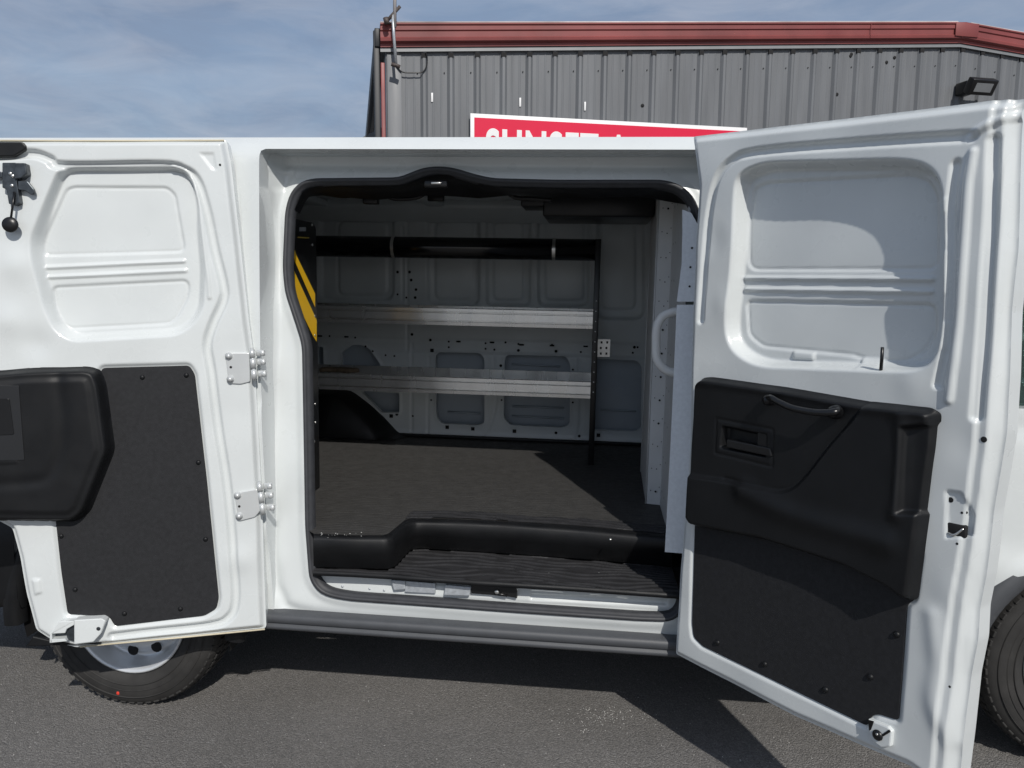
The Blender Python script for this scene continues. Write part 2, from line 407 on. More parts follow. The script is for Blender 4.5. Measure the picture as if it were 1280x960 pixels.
# wheels
def make_wheel(cx, side, first):
    y = .055 if side == 0 else 2.005; ax = (0, -1, 0) if side == 0 else (0, 1, 0); z = WZ(cx); c = (cx, y+(.075 if side == 0 else -.105), z)
    w = bpy.data.objects.new('wheel', None); COL.objects.link(w); w.parent = van
    if first: m1, m2, m3 = first; rz = 0
    mb = MB(); pr = [(.222, .085), (.232, .098), (.262, .112), (.300, .116), (.325, .108), (.340, .098), (.350, .085), (.355, .05), (.357, 0), (.355, -.05), (.350, -.085), (.30, -.11), (.222, -.09)]
    mb.lathe((0, 0, 0), (0, -1, 0), pr, 90)
    for k in range(64):   # tread blocks on the shoulder and across
        a = 2*math.pi*k/64
        for t, (h, rr) in enumerate(((.083, .352), (.045, .357), (.0, .359), (-.045, .357), (-.083, .352))):
            aa = a+(.045 if t % 2 else 0)
            d = np.array([math.cos(aa), 0, math.sin(aa)]); tn = np.array([-math.sin(aa), 0, math.cos(aa)]); n = np.array([0, -1, 0.])
            if t in (0, 4): d2 = d*.93+n*(.30 if t == 0 else -.30); d2 /= np.linalg.norm(d2); n2 = np.cross(tn, d2); mb.box(d*(rr-.008)+n*h, .022, .034, .012, ax=(tn, n2, d2), bev=.002, seg=1)
            else: mb.box(d*(rr-.003)+n*h, .022, .034, .010, ax=(tn, n, d), bev=.002, seg=1)
    for rr in (.262, .285, .312): mb.lathe((0, 0, 0), (0, -1, 0), [(rr-.002, .1125), (rr, .1175), (rr+.002, .1125)], 90)
    tyre = mb.build('tyre', TYRE, w)
    mb = MB(); pr = [(.222, .086), (.2235, .098), (.216, .100), (.209, .086), (.205, .070), (.196, .045), (.190, .030), (.175, .024), (.160, .040), (.135, .052), (.110, .056), (.085, .060), (.072, .068), (.062, .085), (.045, .090), (.0001, .090)]
    mb.lathe((0, 0, 0), (0, -1, 0), pr, 72)
    rim = mb.build('rim', RIM, w)
    mb = MB()
    for k in range(10):
        a = 2*math.pi*k/10+.2; p = np.array([math.cos(a)*.158, -.046, math.sin(a)*.158])
        mb.lathe(p, (0, -1, .0), [(.0001, .003), (.020, .003), (.022, .0)], 14)
    h = mb.build('vent_hole', DARK, w)
    mb = MB()
    for k in range(5):
        a = 2*math.pi*k/5; p = np.array([math.cos(a)*.09, -.058, math.sin(a)*.09]); mb.lathe(p, (0, -1, 0), [(.012, 0), (.012, .018), (.008, .022), (.0001, .022)], 6)
    n = mb.build('lug_nut', CHROME, w)
    w.location = c; w.rotation_euler = (0, 0, 0 if side == 0 else math.pi)
    if cx > 0: w.rotation_euler[2] += -.06
    return w
w0 = make_wheel(RW, 0, None)
for cx, side in ((FW_, 0), (RW, 1), (FW_, 1)):
    w = w0.copy(); COL.objects.link(w)
    w.location = (cx, .15 if side == 0 else 1.90, WZ(cx)); w.rotation_euler = (0, 0, (0 if side == 0 else math.pi))
    for ch in list(w0.children):
        c = ch.copy(); COL.objects.link(c); c.parent = w
mb = MB(); a = math.radians(-98); mb.lathe((RW+.30*math.cos(a), .13-.1155, WZ(RW)+.30*math.sin(a)), (0, -1, 0), [(.007, 0), (.0001, .002)], 10); mb.build('paint_dot', REDM, van)

# sill cladding (grey plastic strip under the opening) and white sill
mb = MB()
zt0 = side_uv(343, 773)[1]
X = np.linspace(RW+.44, FW_-.44, 40)
yz = [(.03, .410), (.004, .410), (-.010, .408), (-.020, .402), (-.022, .380), (-.015, .376), (-.015, .371), (-.022, .366), (-.022, .356), (-.005, .345), (.06, .338)]
mb.loft([[(x, y, z) for x in X] for y, z in yz], 40); mb.build('sill_cladding', CLAD, van)

# -------- door frame ring (pressed surround of the opening)
n = np.array([0, -(2.0-.46), (.235-.03)]); PR = Plane((0, .03, .46), n)
ring_out = np.array([PR.uv(*q) for q in ((308, 181), (600, 181), (905, 181), (915, 400), (905, 620), (895, 810), (600, 788), (326, 772))])
open_px = [(355, 335), (358, 265), (364, 243), (376, 229), (392, 224), (500, 223), (514, 217), (530, 211), (548, 209), (568, 211), (590, 218), (615, 224), (700, 226), (830, 226), (850, 232), (866, 246), (876, 270), (880, 400), (873, 560), (862, 700), (858, 745), (852, 766), (838, 776), (800, 775), (620, 763), (440, 750), (415, 746), (399, 739), (388, 722), (383, 657), (381, 539), (379, 430), (372, 408), (358, 366)]
opening = fillet([PR.uv(*q) for q in open_px], .03)
g1 = PR.line([(333, 208), (338, 250), (347, 300), (348, 350), (338, 420), (333, 520), (337, 620), (342, 700), (350, 742), (390, 768), (620, 783), (860, 797)])
g2 = PR.line([(340, 205), (400, 206), (600, 207), (880, 208)])
pk = PR.poly([(340, 218), (372, 212), (362, 232), (348, 246)], .01)
bl = [PR.uv(*q) for q in ((345, 460), (340, 640), (346, 700), (340, 330))]
lft = PR.uv(330, 480)
def HR(U, V):
    h = np.zeros(U.shape)
    h -= .012*np.exp(-(ld(U, V, g1)/.022)**2)
    h -= .014*ss(ld(U, V, g2), .03, .0)*1.0
    h -= .007*ss(-sd(U, V, pk), 0, .012)
    for (a, b), s in zip(bl, (1, -1, 1, -1)): h += s*.006*np.exp(-((U-a)**2+((V-b)*.7)**2)/.05**2)
    d = sd(U, V, opening); h += .010*ss(d, .035, .0)
    z = .46+V; yr = .03+.205*V/1.54; dif = np.clip(yr-prof(z)-.012, 0, .2)
    h += dif*ss(U, lft[0]+.060, lft[0]-.01)*ss(d, .01, .06)
    h += .0010*np.sin(V*23+U*9)
    return h
dframe = heightfield('door_frame', PR, ring_out, HR, .006, WHITE, van, holes=[opening], rim=.03)
# rubber seal: bulb round the opening
sealp = [PR.P(u, v, .012) for u, v in opening]
cen = opening.mean(0)
def inset(pts, d):
    p = np.array(pts); nn = np.roll(p, -1, 0)-np.roll(p, 1, 0); nn = np.stack([nn[:, 1], -nn[:, 0]], 1); nn /= np.linalg.norm(nn, axis=1)[:, None]+1e-9
    a = np.sum(p[:, 0]*np.roll(p[:, 1], -1)-np.roll(p[:, 0], -1)*p[:, 1])
    return p-nn*d*(1 if a > 0 else -1)
mb = MB(); cur = []
for d, h in ((-.002, .008), (.002, .018), (.009, .021), (.015, .017), (.018, .006), (.022, .006), (.024, -.03)):
    q = inset(opening, d); cur.append([PR.P(u, v, h) for u, v in q])
mb.loft(cur, 300, closed=True); mb.build('door_seal', RUB, dframe)
# black header trim with a bump and a dome lamp
mb = MB()
hd = [(368, 262), (378, 240), (398, 232), (500, 232), (520, 226), (548, 218), (580, 221), (604, 231), (640, 235), (760, 236), (840, 234), (862, 246)]
c0 = [PR.px(a, b, -.005) for a, b in hd]; c1 = [p+np.array([0, .05, -.012]) for p in c0]
lo = [(370, 262), (380, 247), (400, 244), (470, 250), (500, 247), (545, 244), (600, 248), (640, 244), (700, 248), (800, 246), (858, 256)]
c2 = [on(a, b, (0, .30, 0), np.array([0, 1., 0])) for a, b in lo]; c3 = [p+np.array([0, .10, .16]) for p in c2]
mb.loft([c0, c1, c2, c3], 60); hdr = mb.build('header_trim', BLK, van)
mb = MB(); p = PR.px(545, 230, .004); mb.box(p, .085, .02, .026, bev=.006); mb.build('lamp_bezel', BLKS, hdr)
mb = MB(); p = PR.px(545, 229, .016); mb.box(p, .036, .008, .009, bev=.003); mb.build('lamp_lens', CHROME, hdr)
# inner white sill under the step lip
PB = Plane((0, .062, .46), (0, -1, .10))
so = PB.poly([(388, 716), (620, 730), (870, 746), (870, 785), (610, 770), (388, 757)])
e1 = PB.poly([(500, 722), (560, 725), (560, 733), (500, 730)], .004); e2 = PB.poly([(662, 741), (835, 748), (835, 757), (662, 750)], .004)
def HB(U, V):
    return -.010*ss(-sd(U, V, e1), 0, .006)-.008*ss(-sd(U, V, e2), 0, .006)+.001*np.sin(U*30)-.004*ss(ld(U, V, PB.line([(395, 741), (620, 752), (850, 766)])), .012, 0)
sillin = heightfield('inner_sill', PB, so, HB, .005, WHITE, van)
mb = MB(); pl = PB
for q in ([(507, 725), (545, 728), (545, 741), (507, 739)],): mb.prism(pl, pl.poly(q, .003), .0, .012, .002)
mb.prism(pl, pl.poly([(558, 729), (590, 732), (588, 743), (556, 742)], .004), 0, .02, .003); mb.prism(pl, pl.poly([(490, 723), (508, 724), (508, 735), (494, 736)], .004), 0, .02, .003)
mb.build('catch_plate', GALV, sillin)
mb = MB(); mb.prism(pl, pl.poly([(590, 729), (646, 733), (647, 746), (630, 743), (590, 740)], .002), .0, .018, .002)
mb.tube([pl.px(618, 742, .02), pl.px(634, 744, .02)], .006, 8); mb.build('striker_block', BLKS, sillin)
mb = MB(); mb.dome(pl.px(621, 740, .022), PB.n, .009); mb.build('striker_bolt', CHROME, sillin)
mb = MB()
for q in ((428, 733), (462, 736), (480, 738)): mb.dome(pl.px(*q, .001), PB.n, .0045)
mb.build('bolt', GALV, sillin)

# -------- cargo floor and step well
ZF, ZT = .702, .565
top = [(392, 667), (440, 669), (482, 669), (488, 665), (506, 650), (514, 648), (570, 649), (620, 651), (720, 657), (840, 668)]
rim_ = [(392, 675), (440, 677), (488, 677), (494, 672), (513, 658), (520, 656), (570, 657), (620, 659), (720, 666), (840, 678)]
bot = [(392, 709), (440, 710), (490, 711), (496, 706), (512, 688), (520, 685), (570, 688), (620, 691), (720, 698), (840, 708)]
ct = [onZ(a, b, ZF) for a, b in top]
cr = [onZ(a, b, ZF-.008) for a, b in rim_]
cb = [onZ(a, b, ZT+.004) for a, b in bot]
mb = MB(); x0, x1 = -2.76, .45
far = [(x, 1.84, ZF) for x in np.linspace(ct[0][0]-.0, ct[-1][0], 10)]
mb.loft([far, ct], 60, smooth=False)
mb.add([(x0, .22, ZF), (-1.16, .22, ZF), (-1.06, .09, ZF), (ct[0][0], ct[0][1], ZF), (far[0][0], 1.84, ZF), (x0, 1.84, ZF)], [(0, 1, 2, 3, 4, 5)], False)
mb.add([(ct[-1][0], ct[-1][1], ZF), (x1, .07, ZF), (x1, 1.84, ZF), (ct[-1][0], 1.84, ZF)], [(0, 1, 2, 3)], False)
cfloor = mb.build('cargo_floor', MAT, van)
mb = MB(); cr2 = [(a+b)/2*1.0+np.array([0, 0, .006]) for a, b in zip(resample(ct, 40), resample(cr, 40))]
bots = resample(cb, 40); rr = resample(cr, 40)
mb.loft([ct, cr2, rr, [p*.5+q*.5 for p, q in zip(rr, bots)], bots], 90); stp = mb.build('step_riser', BLK, van)
# tread plate
lip = [onZ(a, b, ZT) for a, b in ((392, 713), (440, 715), (492, 718), (514, 720), (560, 723), (600, 726), (620, 727), (720, 733), (850, 742))]
PTR = Plane((0, 0, ZT), (0, 0, 1), upv=(0, 1, 0))
def wavy(U, V):
    w = 1.6*np.sin(U*5+3*np.sin(U*2.3+V*9))+1.2*np.sin(U*13+V*17)+.8*np.sin(U*29-V*31)
    return V*2*np.pi/.030+w*1.5+1.2*np.sin(U*3.1)*V*30
def HT(U, V): return .0040*ss(np.sin(wavy(U, V)), -.1, .3)*ss(np.sin(U*8+np.sin(V*60)*1.3), -.98, -.80)-.003
tp = np.array([(p[0], p[1]) for p in resample(cb, 40)]+[(p[0], p[1]) for p in resample(lip, 40)][::-1])
heightfield('step_tread', PTR, tp, HT, .0035, TREAD, van)
PF_ = Plane((0, 0, ZF), (0, 0, 1), upv=(0, 1, 0))
te = resample(ct[4:], 40); te2 = te+np.array([0, .085, 0]); te2[:, 1] += .01*np.sin(np.linspace(0, 9, 40))
heightfield('ribbed_floor_edge', PF_, np.array([(p[0], p[1]) for p in te]+[(p[0], p[1]) for p in te2[::-1]]), lambda U, V: HT(U, V)+.0045, .004, TREAD, van)
mb = MB(); L2 = [p+np.array([0, -.006, -.004]) for p in lip]; L3 = [p+np.array([0, -.008, -.016]) for p in lip]; L4 = [p+np.array([0, .01, -.020]) for p in lip]
mb.loft([lip, L2, L3, L4], 60); mb.build('step_lip', BLK, van)
for q in ((763, 674),): 
    mb = MB(); mb.dome(onZ(*q, ZF-.01), (0, -.6, .8), .005); mb.build('bolt', CHROME, stp)

# -------- inside of the far wall
PW = Plane((0, 1.80, 0), (0, -1, -.03))
wo = np.array([(-2.74, .70), (.44, .70), (.44, 1.98), (-2.74, 1.98)])
def bx(a, b, c, d, r=.05): return PW.poly([(a, b), (c, b), (c, d), (a, d)], r)
upper = [bx(398, 262, 493, 377, .07), bx(533, 262, 600, 383, .06), bx(607, 262, 664, 384, .05), bx(671, 262, 737, 384, .06), bx(746, 268, 806, 400, .06)]
inner = [bx(421, 275, 484, 370, .05), bx(542, 275, 592, 376, .05), bx(615, 275, 655, 377, .045), bx(680, 275, 731, 377, .045), bx(750, 275, 796, 388, .05)]
slots = [PW.poly([(548, 440), (601, 441), (606, 448), (606, 528), (598, 531), (552, 529), (546, 520), (545, 446)], .02),
         PW.poly([(634, 443), (708, 445), (713, 455), (712, 530), (704, 534), (638, 531), (630, 522), (631, 449)], .02),
         PW.poly([(742, 448), (796, 450), (802, 458), (801, 535), (794, 539), (742, 537)], .02),
         PW.poly([(452, 488), (500, 491), (500, 515), (478, 515)], .006), PW.poly([(428, 462), (428, 440), (440, 431), (452, 431), (464, 437), (476, 455), (480, 464)], .02),
         PW.poly([(398, 433), (405, 434), (406, 462), (398, 462)], .004)]
lines = [PW.line([(395, 422), (520, 425), (740, 430), (806, 432)]), PW.line([(618, 446), (620, 500), (612, 534), (604, 546)]), PW.line([(724, 446), (726, 520), (722, 548)]), PW.line([(537, 446), (535, 545)]), PW.line([(503, 285), (503, 375)]), PW.line([(668, 275), (668, 380)]), PW.line([(741, 275), (741, 400)]), PW.line([(509, 230), (509, 440)]), PW.line([(515, 430), (515, 545)])]
ledge = PW.poly([(395, 386), (520, 389), (806, 395), (806, 408), (520, 404), (395, 402)], .01)
def HW(U, V):
    h = np.zeros(U.shape)
    for p in upper: h -= .024*ss(-sd(U, V, p), 0, .014)
    for p in inner:
        d = sd(U, V, p); h += .006*ss(-d, 0, .012); h -= .006*np.exp(-(d/.007)**2)
    for p in slots:
        d = sd(U, V, p); h += .004*ss(d, .016, .006)
    h += .012*ss(V, 1.215, 1.19)
    h -= .004*np.exp(-(ld(U, V, lines[0])/.008)**2)
    for l in lines[1:]: h -= .007*np.exp(-(ld(U, V, l)/.005)**2)
    h += .004*(ss(V, .745, .735))
    return h
fwall = heightfield('inner_side_wall', PW, wo, HW, .0085, WINT, van, holes=slots, rim=.03)
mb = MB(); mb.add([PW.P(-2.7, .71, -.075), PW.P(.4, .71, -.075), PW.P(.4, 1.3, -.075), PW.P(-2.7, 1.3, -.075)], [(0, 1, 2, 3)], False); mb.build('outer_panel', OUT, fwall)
mb = MB()   # bracing seen through the openings: outer skin creases
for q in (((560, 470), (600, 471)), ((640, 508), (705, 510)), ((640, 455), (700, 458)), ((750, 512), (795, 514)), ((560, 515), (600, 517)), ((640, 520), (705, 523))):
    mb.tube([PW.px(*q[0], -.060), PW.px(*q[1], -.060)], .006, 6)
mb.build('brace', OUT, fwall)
mb = MB()
dots = [(412, 420), (432, 421), (444, 422), (457, 433), (466, 439), (482, 444), (493, 445), (515, 418), (538, 425), (561, 427), (561, 434), (573, 427), (607, 429), (607, 436), (632, 428), (618, 437), (648, 430), (648, 438), (690, 431), (695, 439), (726, 440), (793, 434), (797, 434), (791, 441), (626, 457), (716, 462), (627, 500), (716, 503), (559, 534), (591, 536), (643, 539), (695, 541), (724, 545), (748, 544), (539, 500), (540, 438), (488, 519), (496, 518), (516, 520), (497, 340), (512, 340), (514, 350), (497, 368), (508, 372), (519, 372), (520, 362), (560, 245), (566, 245), (580, 246), (620, 246), (637, 246), (440, 244)]
for a, b in dots: mb.lathe(PW.px(a, b, .0145 if b > 405 else .003), PW.n, [(.006 if (a+b) % 3 else .0085, .001), (.0001, .0012)], 8)
for a, b in ((400, 420), (433, 421), (573, 427), (615, 428), (652, 431), (690, 432), (732, 433), (540, 438)):
    mb.box(PW.px(a, b, .0155), .026 if a != 540 else .02, .002, .009 if a != 540 else .02)
for a, b in ((559, 534), (591, 536), (643, 539), (748, 544), (489, 520)): mb.box(PW.px(a, b, .0165), .02, .002, .02)
mb.build('punched_hole', DARK, fwall)
# wheel housing cover (black) against the far wall
bk_ = [onY(*q, 1.79) for q in ((380, 485), (440, 486), (450, 492), (468, 506), (484, 521), (492, 530), (500, 539), (516, 547))]
md_ = [p+np.array([-.02, -.06, .0]) for p in bk_]; fr_ = [p+np.array([-.08, -.17, -.02]) for p in bk_]; ft_ = [np.array([p[0]-.09, p[1]-.18, .705]) for p in bk_]
for c in (bk_, md_, fr_, ft_):
    c[0][0] = -2.3
    for p in c: p[2] = max(p[2], .705)
mb = MB(); mb.loft([bk_, md_, [a*.4+b*.6 for a, b in zip(md_, fr_)], fr_, ft_], 40); mb.build('wheel_housing_cover', BLK, van)
# black kick strip at the foot of the wall
mb = MB(); mb.box((-.95, 1.77, .712), 3.4, .06, .018, bev=.004); mb.build('floor_edge_strip', BLK, van)
# near-side inner panel left of the opening, behind frame, plus rear inside and ceiling
mb = MB(); mb.box((-1.99, .25, 1.33), 1.60, .02, 1.25); mb.build('inner_side_wall', WINT, van)
mb = MB(); mb.box((-2.72, 1.0, 1.33), .02, 1.66, 1.3); mb.build('rear_door_lining', WINT, van)
mb = MB(); mb.box((-1.12, 1.0, 2.045), 3.2, 1.62, .01)
for x in (-2.2, -1.55, -.9, -.25): mb.box((x, 1.1, 2.02), .09, 1.3, .035, bev=.008)
mb.build('ceiling', WINT, van)
mb = MB(); mb.box((-1.12, 1.72, 1.99), 3.2, .14, .07, ax=((1, 0, 0), (0, .8, -.6), (0, .6, .8)), bev=.015); mb.build('roof_rail', WINT, van)
# overhead wiring and brackets
mb = MB()
cab = [(372, 238), (400, 241), (432, 245), (455, 240), (480, 242), (492, 248), (520, 247), (538, 238), (560, 236), (600, 238), (628, 238), (645, 247), (665, 248), (690, 250)]
mb.tube(smooth_line([on(a, b, (0, .45, 0), np.array([0, 1., 0])) for a, b in cab]), .009, 8)
mb.tube(smooth_line([on(a, b, (0, .5, 0), np.array([0, 1., 0])) for a, b in ((628, 238), (640, 228), (652, 232), (656, 244), (650, 250))]), .004, 6)
mb.build('wiring_loom', BLKS, van)
mb = MB(); mb.box(onY(464, 249, .5), .06, .04, .04, bev=.005); mb.box(onY(545, 247, 1.2), .08, .03, .035, bev=.005); mb.build('junction_box', BLKS, van)
mb = MB(); p = onY(748, 256, 1.0); mb.box((p[0], 1.0, p[2]), .47, .4, .14, bev=.01); mb.box(onY(668, 252, .9), .10, .2, .06, bev=.006); mb.build('overhead_locker', BLKS, van)

# -------- partition behind the cab
zt = 1.99
def pf(px, py): 
    p = onZ(px, py, ZF); return (p[0], p[1])
plan = [(.30, 1.80)] + [pf(801, 590), pf(807, 630), pf(826, 632), pf(842, 688)]
print('plan', plan)
mb = MB()
for i in range(len(plan)-1):
    a, b = plan[i], plan[i+1]
    mb.add([(a[0], a[1], ZF+.002), (b[0], b[1], ZF+.002), (b[0]+(.02 if i == 3 else 0), b[1]+(.19 if i == 3 else 0), zt), (a[0], a[1], zt)], [(0, 1, 2, 3)], False)
    mb.tube([(b[0], b[1], ZF+.002), (b[0]+(.02 if i == 3 else 0), b[1]+(.19 if i == 3 else 0), zt)], .004, 6)
part = mb.build('partition', GREY, van)
sol = part.modifiers.new('thick', 'SOLIDIFY'); sol.thickness = .004
mb = MB()
a, b = np.array(plan[2]), np.array(plan[3]); dd = (b-a); L_ = np.linalg.norm(dd); dd /= L_; nn = np.array([dd[1], -dd[0]])
if nn[1] > 0: nn = -nn
def dot_on(a, dd, nn, s, z, r=.006): mb.lathe((a[0]+dd[0]*s+nn[0]*.004, a[1]+dd[1]*s+nn[1]*.004, z), (nn[0], nn[1], 0), [(r, .0008), (.0001, .001)], 8)
for z in np.arange(.76, 1.96, .095):
    dot_on(a, dd, nn, L_*.62, z, .0045 if random.random() < .5 else .0025); dot_on(a, dd, nn, L_*.3, z+.02*random.random(), .0022); dot_on(a, dd, nn, L_*.85, z+.02, .002)
b2, c2_ = np.array(plan[3]), np.array(plan[4]); d2 = c2_-b2; l2 = np.linalg.norm(d2); d2 /= l2; n2 = np.array([-d2[1], d2[0]])
if n2[0] > 0: n2 = -n2
for z in np.arange(.78, 1.95, .14):
    for s in (.12, .3): dot_on(b2, d2, n2, l2*s, z, .005)
mb.build('punched_hole', DARK, part)
mb = MB(); hp = [(850, 389), (838, 391), (827, 397), (821, 410), (820, 430), (821, 448), (828, 459), (838, 465), (850, 467)]
mb.tube(smooth_line([onY(a, b, .27) for a, b in hp]), .016, 12, upv=(1, .3, 0)); mb.build('grab_handle', HAND, part)
# galvanised post trim at the front edge of the opening
PG = Plane((0, .11, .7), (-.25, -1, .14))
mb = MB(); mb.prism(PG, PG.poly([(846, 381), (872, 381), (868, 560), (856, 692), (831, 690), (838, 560)], 0), -.003, .0)
mb.prism(PG, PG.poly([(846, 377), (852, 330), (853, 290), (853, 262), (864, 266), (872, 280), (874, 377)], 0), -.003, .0)
gp = mb.build('post_trim', POST, van)
mb = MB()
for q in ((865, 310), (863, 334), (862, 358)): mb.lathe(PG.px(*q, .001), PG.n, [(.004, .0), (.0001, .0005)], 8)
mb.build('punched_hole', DARK, gp)
mb = MB(); mb.box((.46, .30, 1.30), .10, .40, 1.4, bev=.01); mb.build('door_pillar', BLK, van)

# ================================================================= LEFT (REAR) SIDE DOOR
B = onY(332, 786, -.06); T = onY(283, 174, -.0)
ang = math.radians(15); dv = np.array([-math.cos(ang), -math.sin(ang), 0])
upv = (T-B)/np.linalg.norm(T-B); n = np.cross(upv, dv); n = n if n[1] < 0 else -n
LD = Plane(B, n, upv=upv)
LD.u = np.cross(LD.v, LD.n)
lout = LD.poly([(283, 174, -.02), (289, 206, -.02), (300, 300, -.02), (311, 400, -.02), (318, 450, -.02), (322, 520, -.02), (328, 640, -.02), (331, 737, -.02), (333, 785, -.02), (96, 809, -.02), (70, 803, -.02), (42, 790), (30, 745), (22, 700), (12, 662), (-10, 650), (-60, 640), (-75, 560), (-75, 230), (-60, 190, -.02), (-40, 175, -.02)], .012)
R1 = LD.poly([(72, 214), (84, 209), (222, 208), (240, 222), (249, 255), (256, 335), (254, 385), (243, 405), (222, 419), (90, 427), (68, 414), (54, 385), (38, 318), (37, 298)], .03)
E1 = LD.poly([(84, 237), (92, 234), (209, 234.5), (219, 244), (230, 309), (227, 314), (58, 319), (55, 309), (57, 297)], .015, h=-.040)
E2 = LD.poly([(67, 359), (232, 350.5), (236, 357), (234, 372), (222, 395), (212, 404), (88, 411), (75, 403), (69, 383)], .015, h=-.040)
rb1 = LD.poly([(60, 334.5), (230, 326.5)], h=-.04); rb2 = LD.poly([(63, 346.5), (232, 338.5)], h=-.04)
G = LD.line([(-90, 196), (0, 195), (40, 192), (62, 199), (80, 207), (200, 206), (230, 212), (246, 226), (258, 262), (268, 310), (279, 355), (279, 375), (266, 405), (259, 432), (264, 466), (272, 530), (284, 610), (292, 700), (294, 752), (285, 773), (262, 782), (200, 789), (140, 796)])
G2 = LD.line([(214, 207), (232, 214), (243, 236), (252, 290), (260, 345), (262, 372)])
liner_px = [(127, 460), (236, 457), (243, 468), (258, 600), (273, 748), (270, 761), (255, 770), (143, 783), (136, 771), (84, 768), (76, 715), (69, 651)]
lin = LD.poly(liner_px, .012)
bmp = LD.poly([(38, 722), (52, 722), (55, 742), (42, 746)], .01)
hump = [LD.uv(*q) for q in ((10, 400), (45, 430), (20, 330), (300, 700))]
fl = LD.poly([(247, 190), (268, 190), (272, 214), (264, 212)], .006)
ltop = LD.line([(-90, 183), (30, 184), (280, 186)])
def HL(U, V):
    d0 = sd(U, V, lout)
    wv = .026-.014*ss(V, LD.uv(150, 300)[1], LD.uv(150, 235)[1])
    h = -.040*ss(np.clip((-sd(U, V, R1)+.004)/(wv+.004), 0, 1), 0, 1)
    for e in (E1, E2):
        d = sd(U, V, e); h -= .005*ss(-d, 0, .004)+.006*np.exp(-(d/.0034)**2)
    for r in (rb1, rb2): h += .007*ss(ld(U, V, r), .008, .002)
    h -= .016*tz(ld(U, V, G), .006, .018)
    h += .005*tz(ld(U, V, G2), .002, .008)
    h -= .010*ss(-sd(U, V, lin), -.014, .0)
    h += .006*ss(-sd(U, V, bmp), 0, .012)
    h -= .004*ss(-sd(U, V, fl), 0, .008)
    for (a, b), s in zip(hump, (1, -1, 1, 1)): h += s*.008*np.exp(-((U-a)**2+(V-b)**2)/.05**2)
    h -= .020*ss(d0, -.022, -.004)
    h += .0008*np.sin(U*19+1.3*np.sin(V*7))+.0006*np.sin(V*31)
    return h
ldoor = heightfield('side_door', LD, lout, HL, .0044, WHITE, van, rim=.05)
ldoor['label'] = 'rear-hinged side door folded back against the body'
mb = MB(); mb.prism(LD, inset(lout, .001), -.085, -.064, .008); mb.build('outer_skin', WHITE, ldoor)
# black liner board, plastic casing, handle
mb = MB(); mb.prism(LD, lin, -.008, -.003, .001); mb.build('liner_board', LINER, ldoor)
casing = LD.poly([(-75, 463), (0, 463), (43, 459), (112, 457.5), (126, 462), (133, 480), (144, 562), (113, 640), (97, 652), (60, 652), (0, 651), (-75, 650)], .022)
cs1 = LD.line([(80, 470), (86, 540), (70, 590), (30, 600), (-75, 604)])
bz = LD.poly([(-30, 481), (24, 481), (31, 576), (-30, 577)], .004)
def HC(U, V):
    d = sd(U, V, casing); h = .045*ss(-d, 0, .020)
    h += .006*ss(-d, .03, .05)
    h -= .004*np.exp(-(ld(U, V, cs1)/.02)**2)
    h += .0020*ss(-sd(U, V, bz), -.002, .002)
    return h-.002
cas = heightfield('door_casing', LD, casing, HC, .0045, BLK, ldoor, rim=.006)
mb = MB(); mb.prism(LD, LD.poly([(-30, 482), (23.5, 482), (30.5, 575), (-30, 576)], .004, h=.05), .046, .0512, .001); mb.build('handle_bezel', material('dark_grey_bezel', (.011, .012, .014), .5, var=.1), ldoor)
mb = MB(); mb.prism(LD, LD.poly([(-26, 498), (12, 498), (18, 543), (-24, 545)], .006, h=.05), .046, .0535, .001); mb.build('release_handle', BLKS, ldoor)
def screws(pl, pts, h, r=.0085, name='screw', mat=BLK, par=None):
    mb = MB()
    for q in pts: mb.dome(pl.px(*q, h), pl.n, r, r*.8); 
    return mb.build(name, mat, par)
for q in ((178, 471.6), (233, 469), (248, 578), (257, 674), (225.6, 761), (155.7, 767), (94, 737), (76.6, 670)): screws(LD, [q], -.004, .0085, 'screw', BLK, ldoor)
# rubber on the free edge
mb = MB(); mb.prism(LD, LD.poly([(40, 796), (62, 801), (125, 801), (125, 806), (32, 809)], .002), -.05, -.004, .004)
mb.prism(LD, LD.poly([(-80, 178), (29, 178), (34, 183), (33, 187), (18, 196), (-80, 197)], .005), -.01, .006, .004); mb.build('edge_rubber', BLK, ldoor)
mb = MB(); mb.loft([[(x, y, z) for x in np.linspace(-2.82, RW-.40, 20)] for y, z in ((.02, .80), (-.012, .79), (-.018, .6), (-.016, .40), (.0, .355), (.06, .35))], 20); mb.build('quarter_cladding', BLK, van)
# hinges (two)
def hinge(pts_plate, pins, bolts, hole):
    mb = MB(); mb.prism(LD, LD.poly(pts_plate, .006), -.016, .006, .002)
    (x1, y1), (x2, y2) = pins; a, b = LD.px(x1, y1, .008), LD.px(x2, y2, .008)
    for t0, t1 in ((0, .26), (.30, .62), (.68, 1.0)): mb.tube([a+(b-a)*t0, a+(b-a)*t1], .0095, 12)
    mb.tube([a-(b-a)*.06, a+(b-a)*1.05], .0055, 8)
    for t in (.12, .42, .82):
        c = a+(b-a)*t+np.array([.022, .016, 0]); mb.box(c, .03, .016, .022, bev=.004); mb.dome(c+np.array([.010, -.008, 0]), (0.2, -1, 0), .009)
    for q in bolts: mb.lathe(LD.px(*q, .006), LD.n, [(.0125, 0), (.0125, .003), (.0085, .004), (.0085, .010), (.0001, .011)], 10)
    h = mb.build('hinge', GREY_W, ldoor)
    mb = MB(); mb.lathe(LD.px(*hole, .0066), LD.n, [(.0045, 0), (.0001, .0004)], 8); mb.build('bolt_hole', DARK, h)
GREY_W = material('hinge_steel', (.60, .62, .62), .32, metal=.35, var=.05)
hinge([(282, 441), (312, 441), (313, 477), (301, 480), (286, 479)], ((315, 437), (318, 474)), ((286, 445), (288, 474)), (288.5, 459))
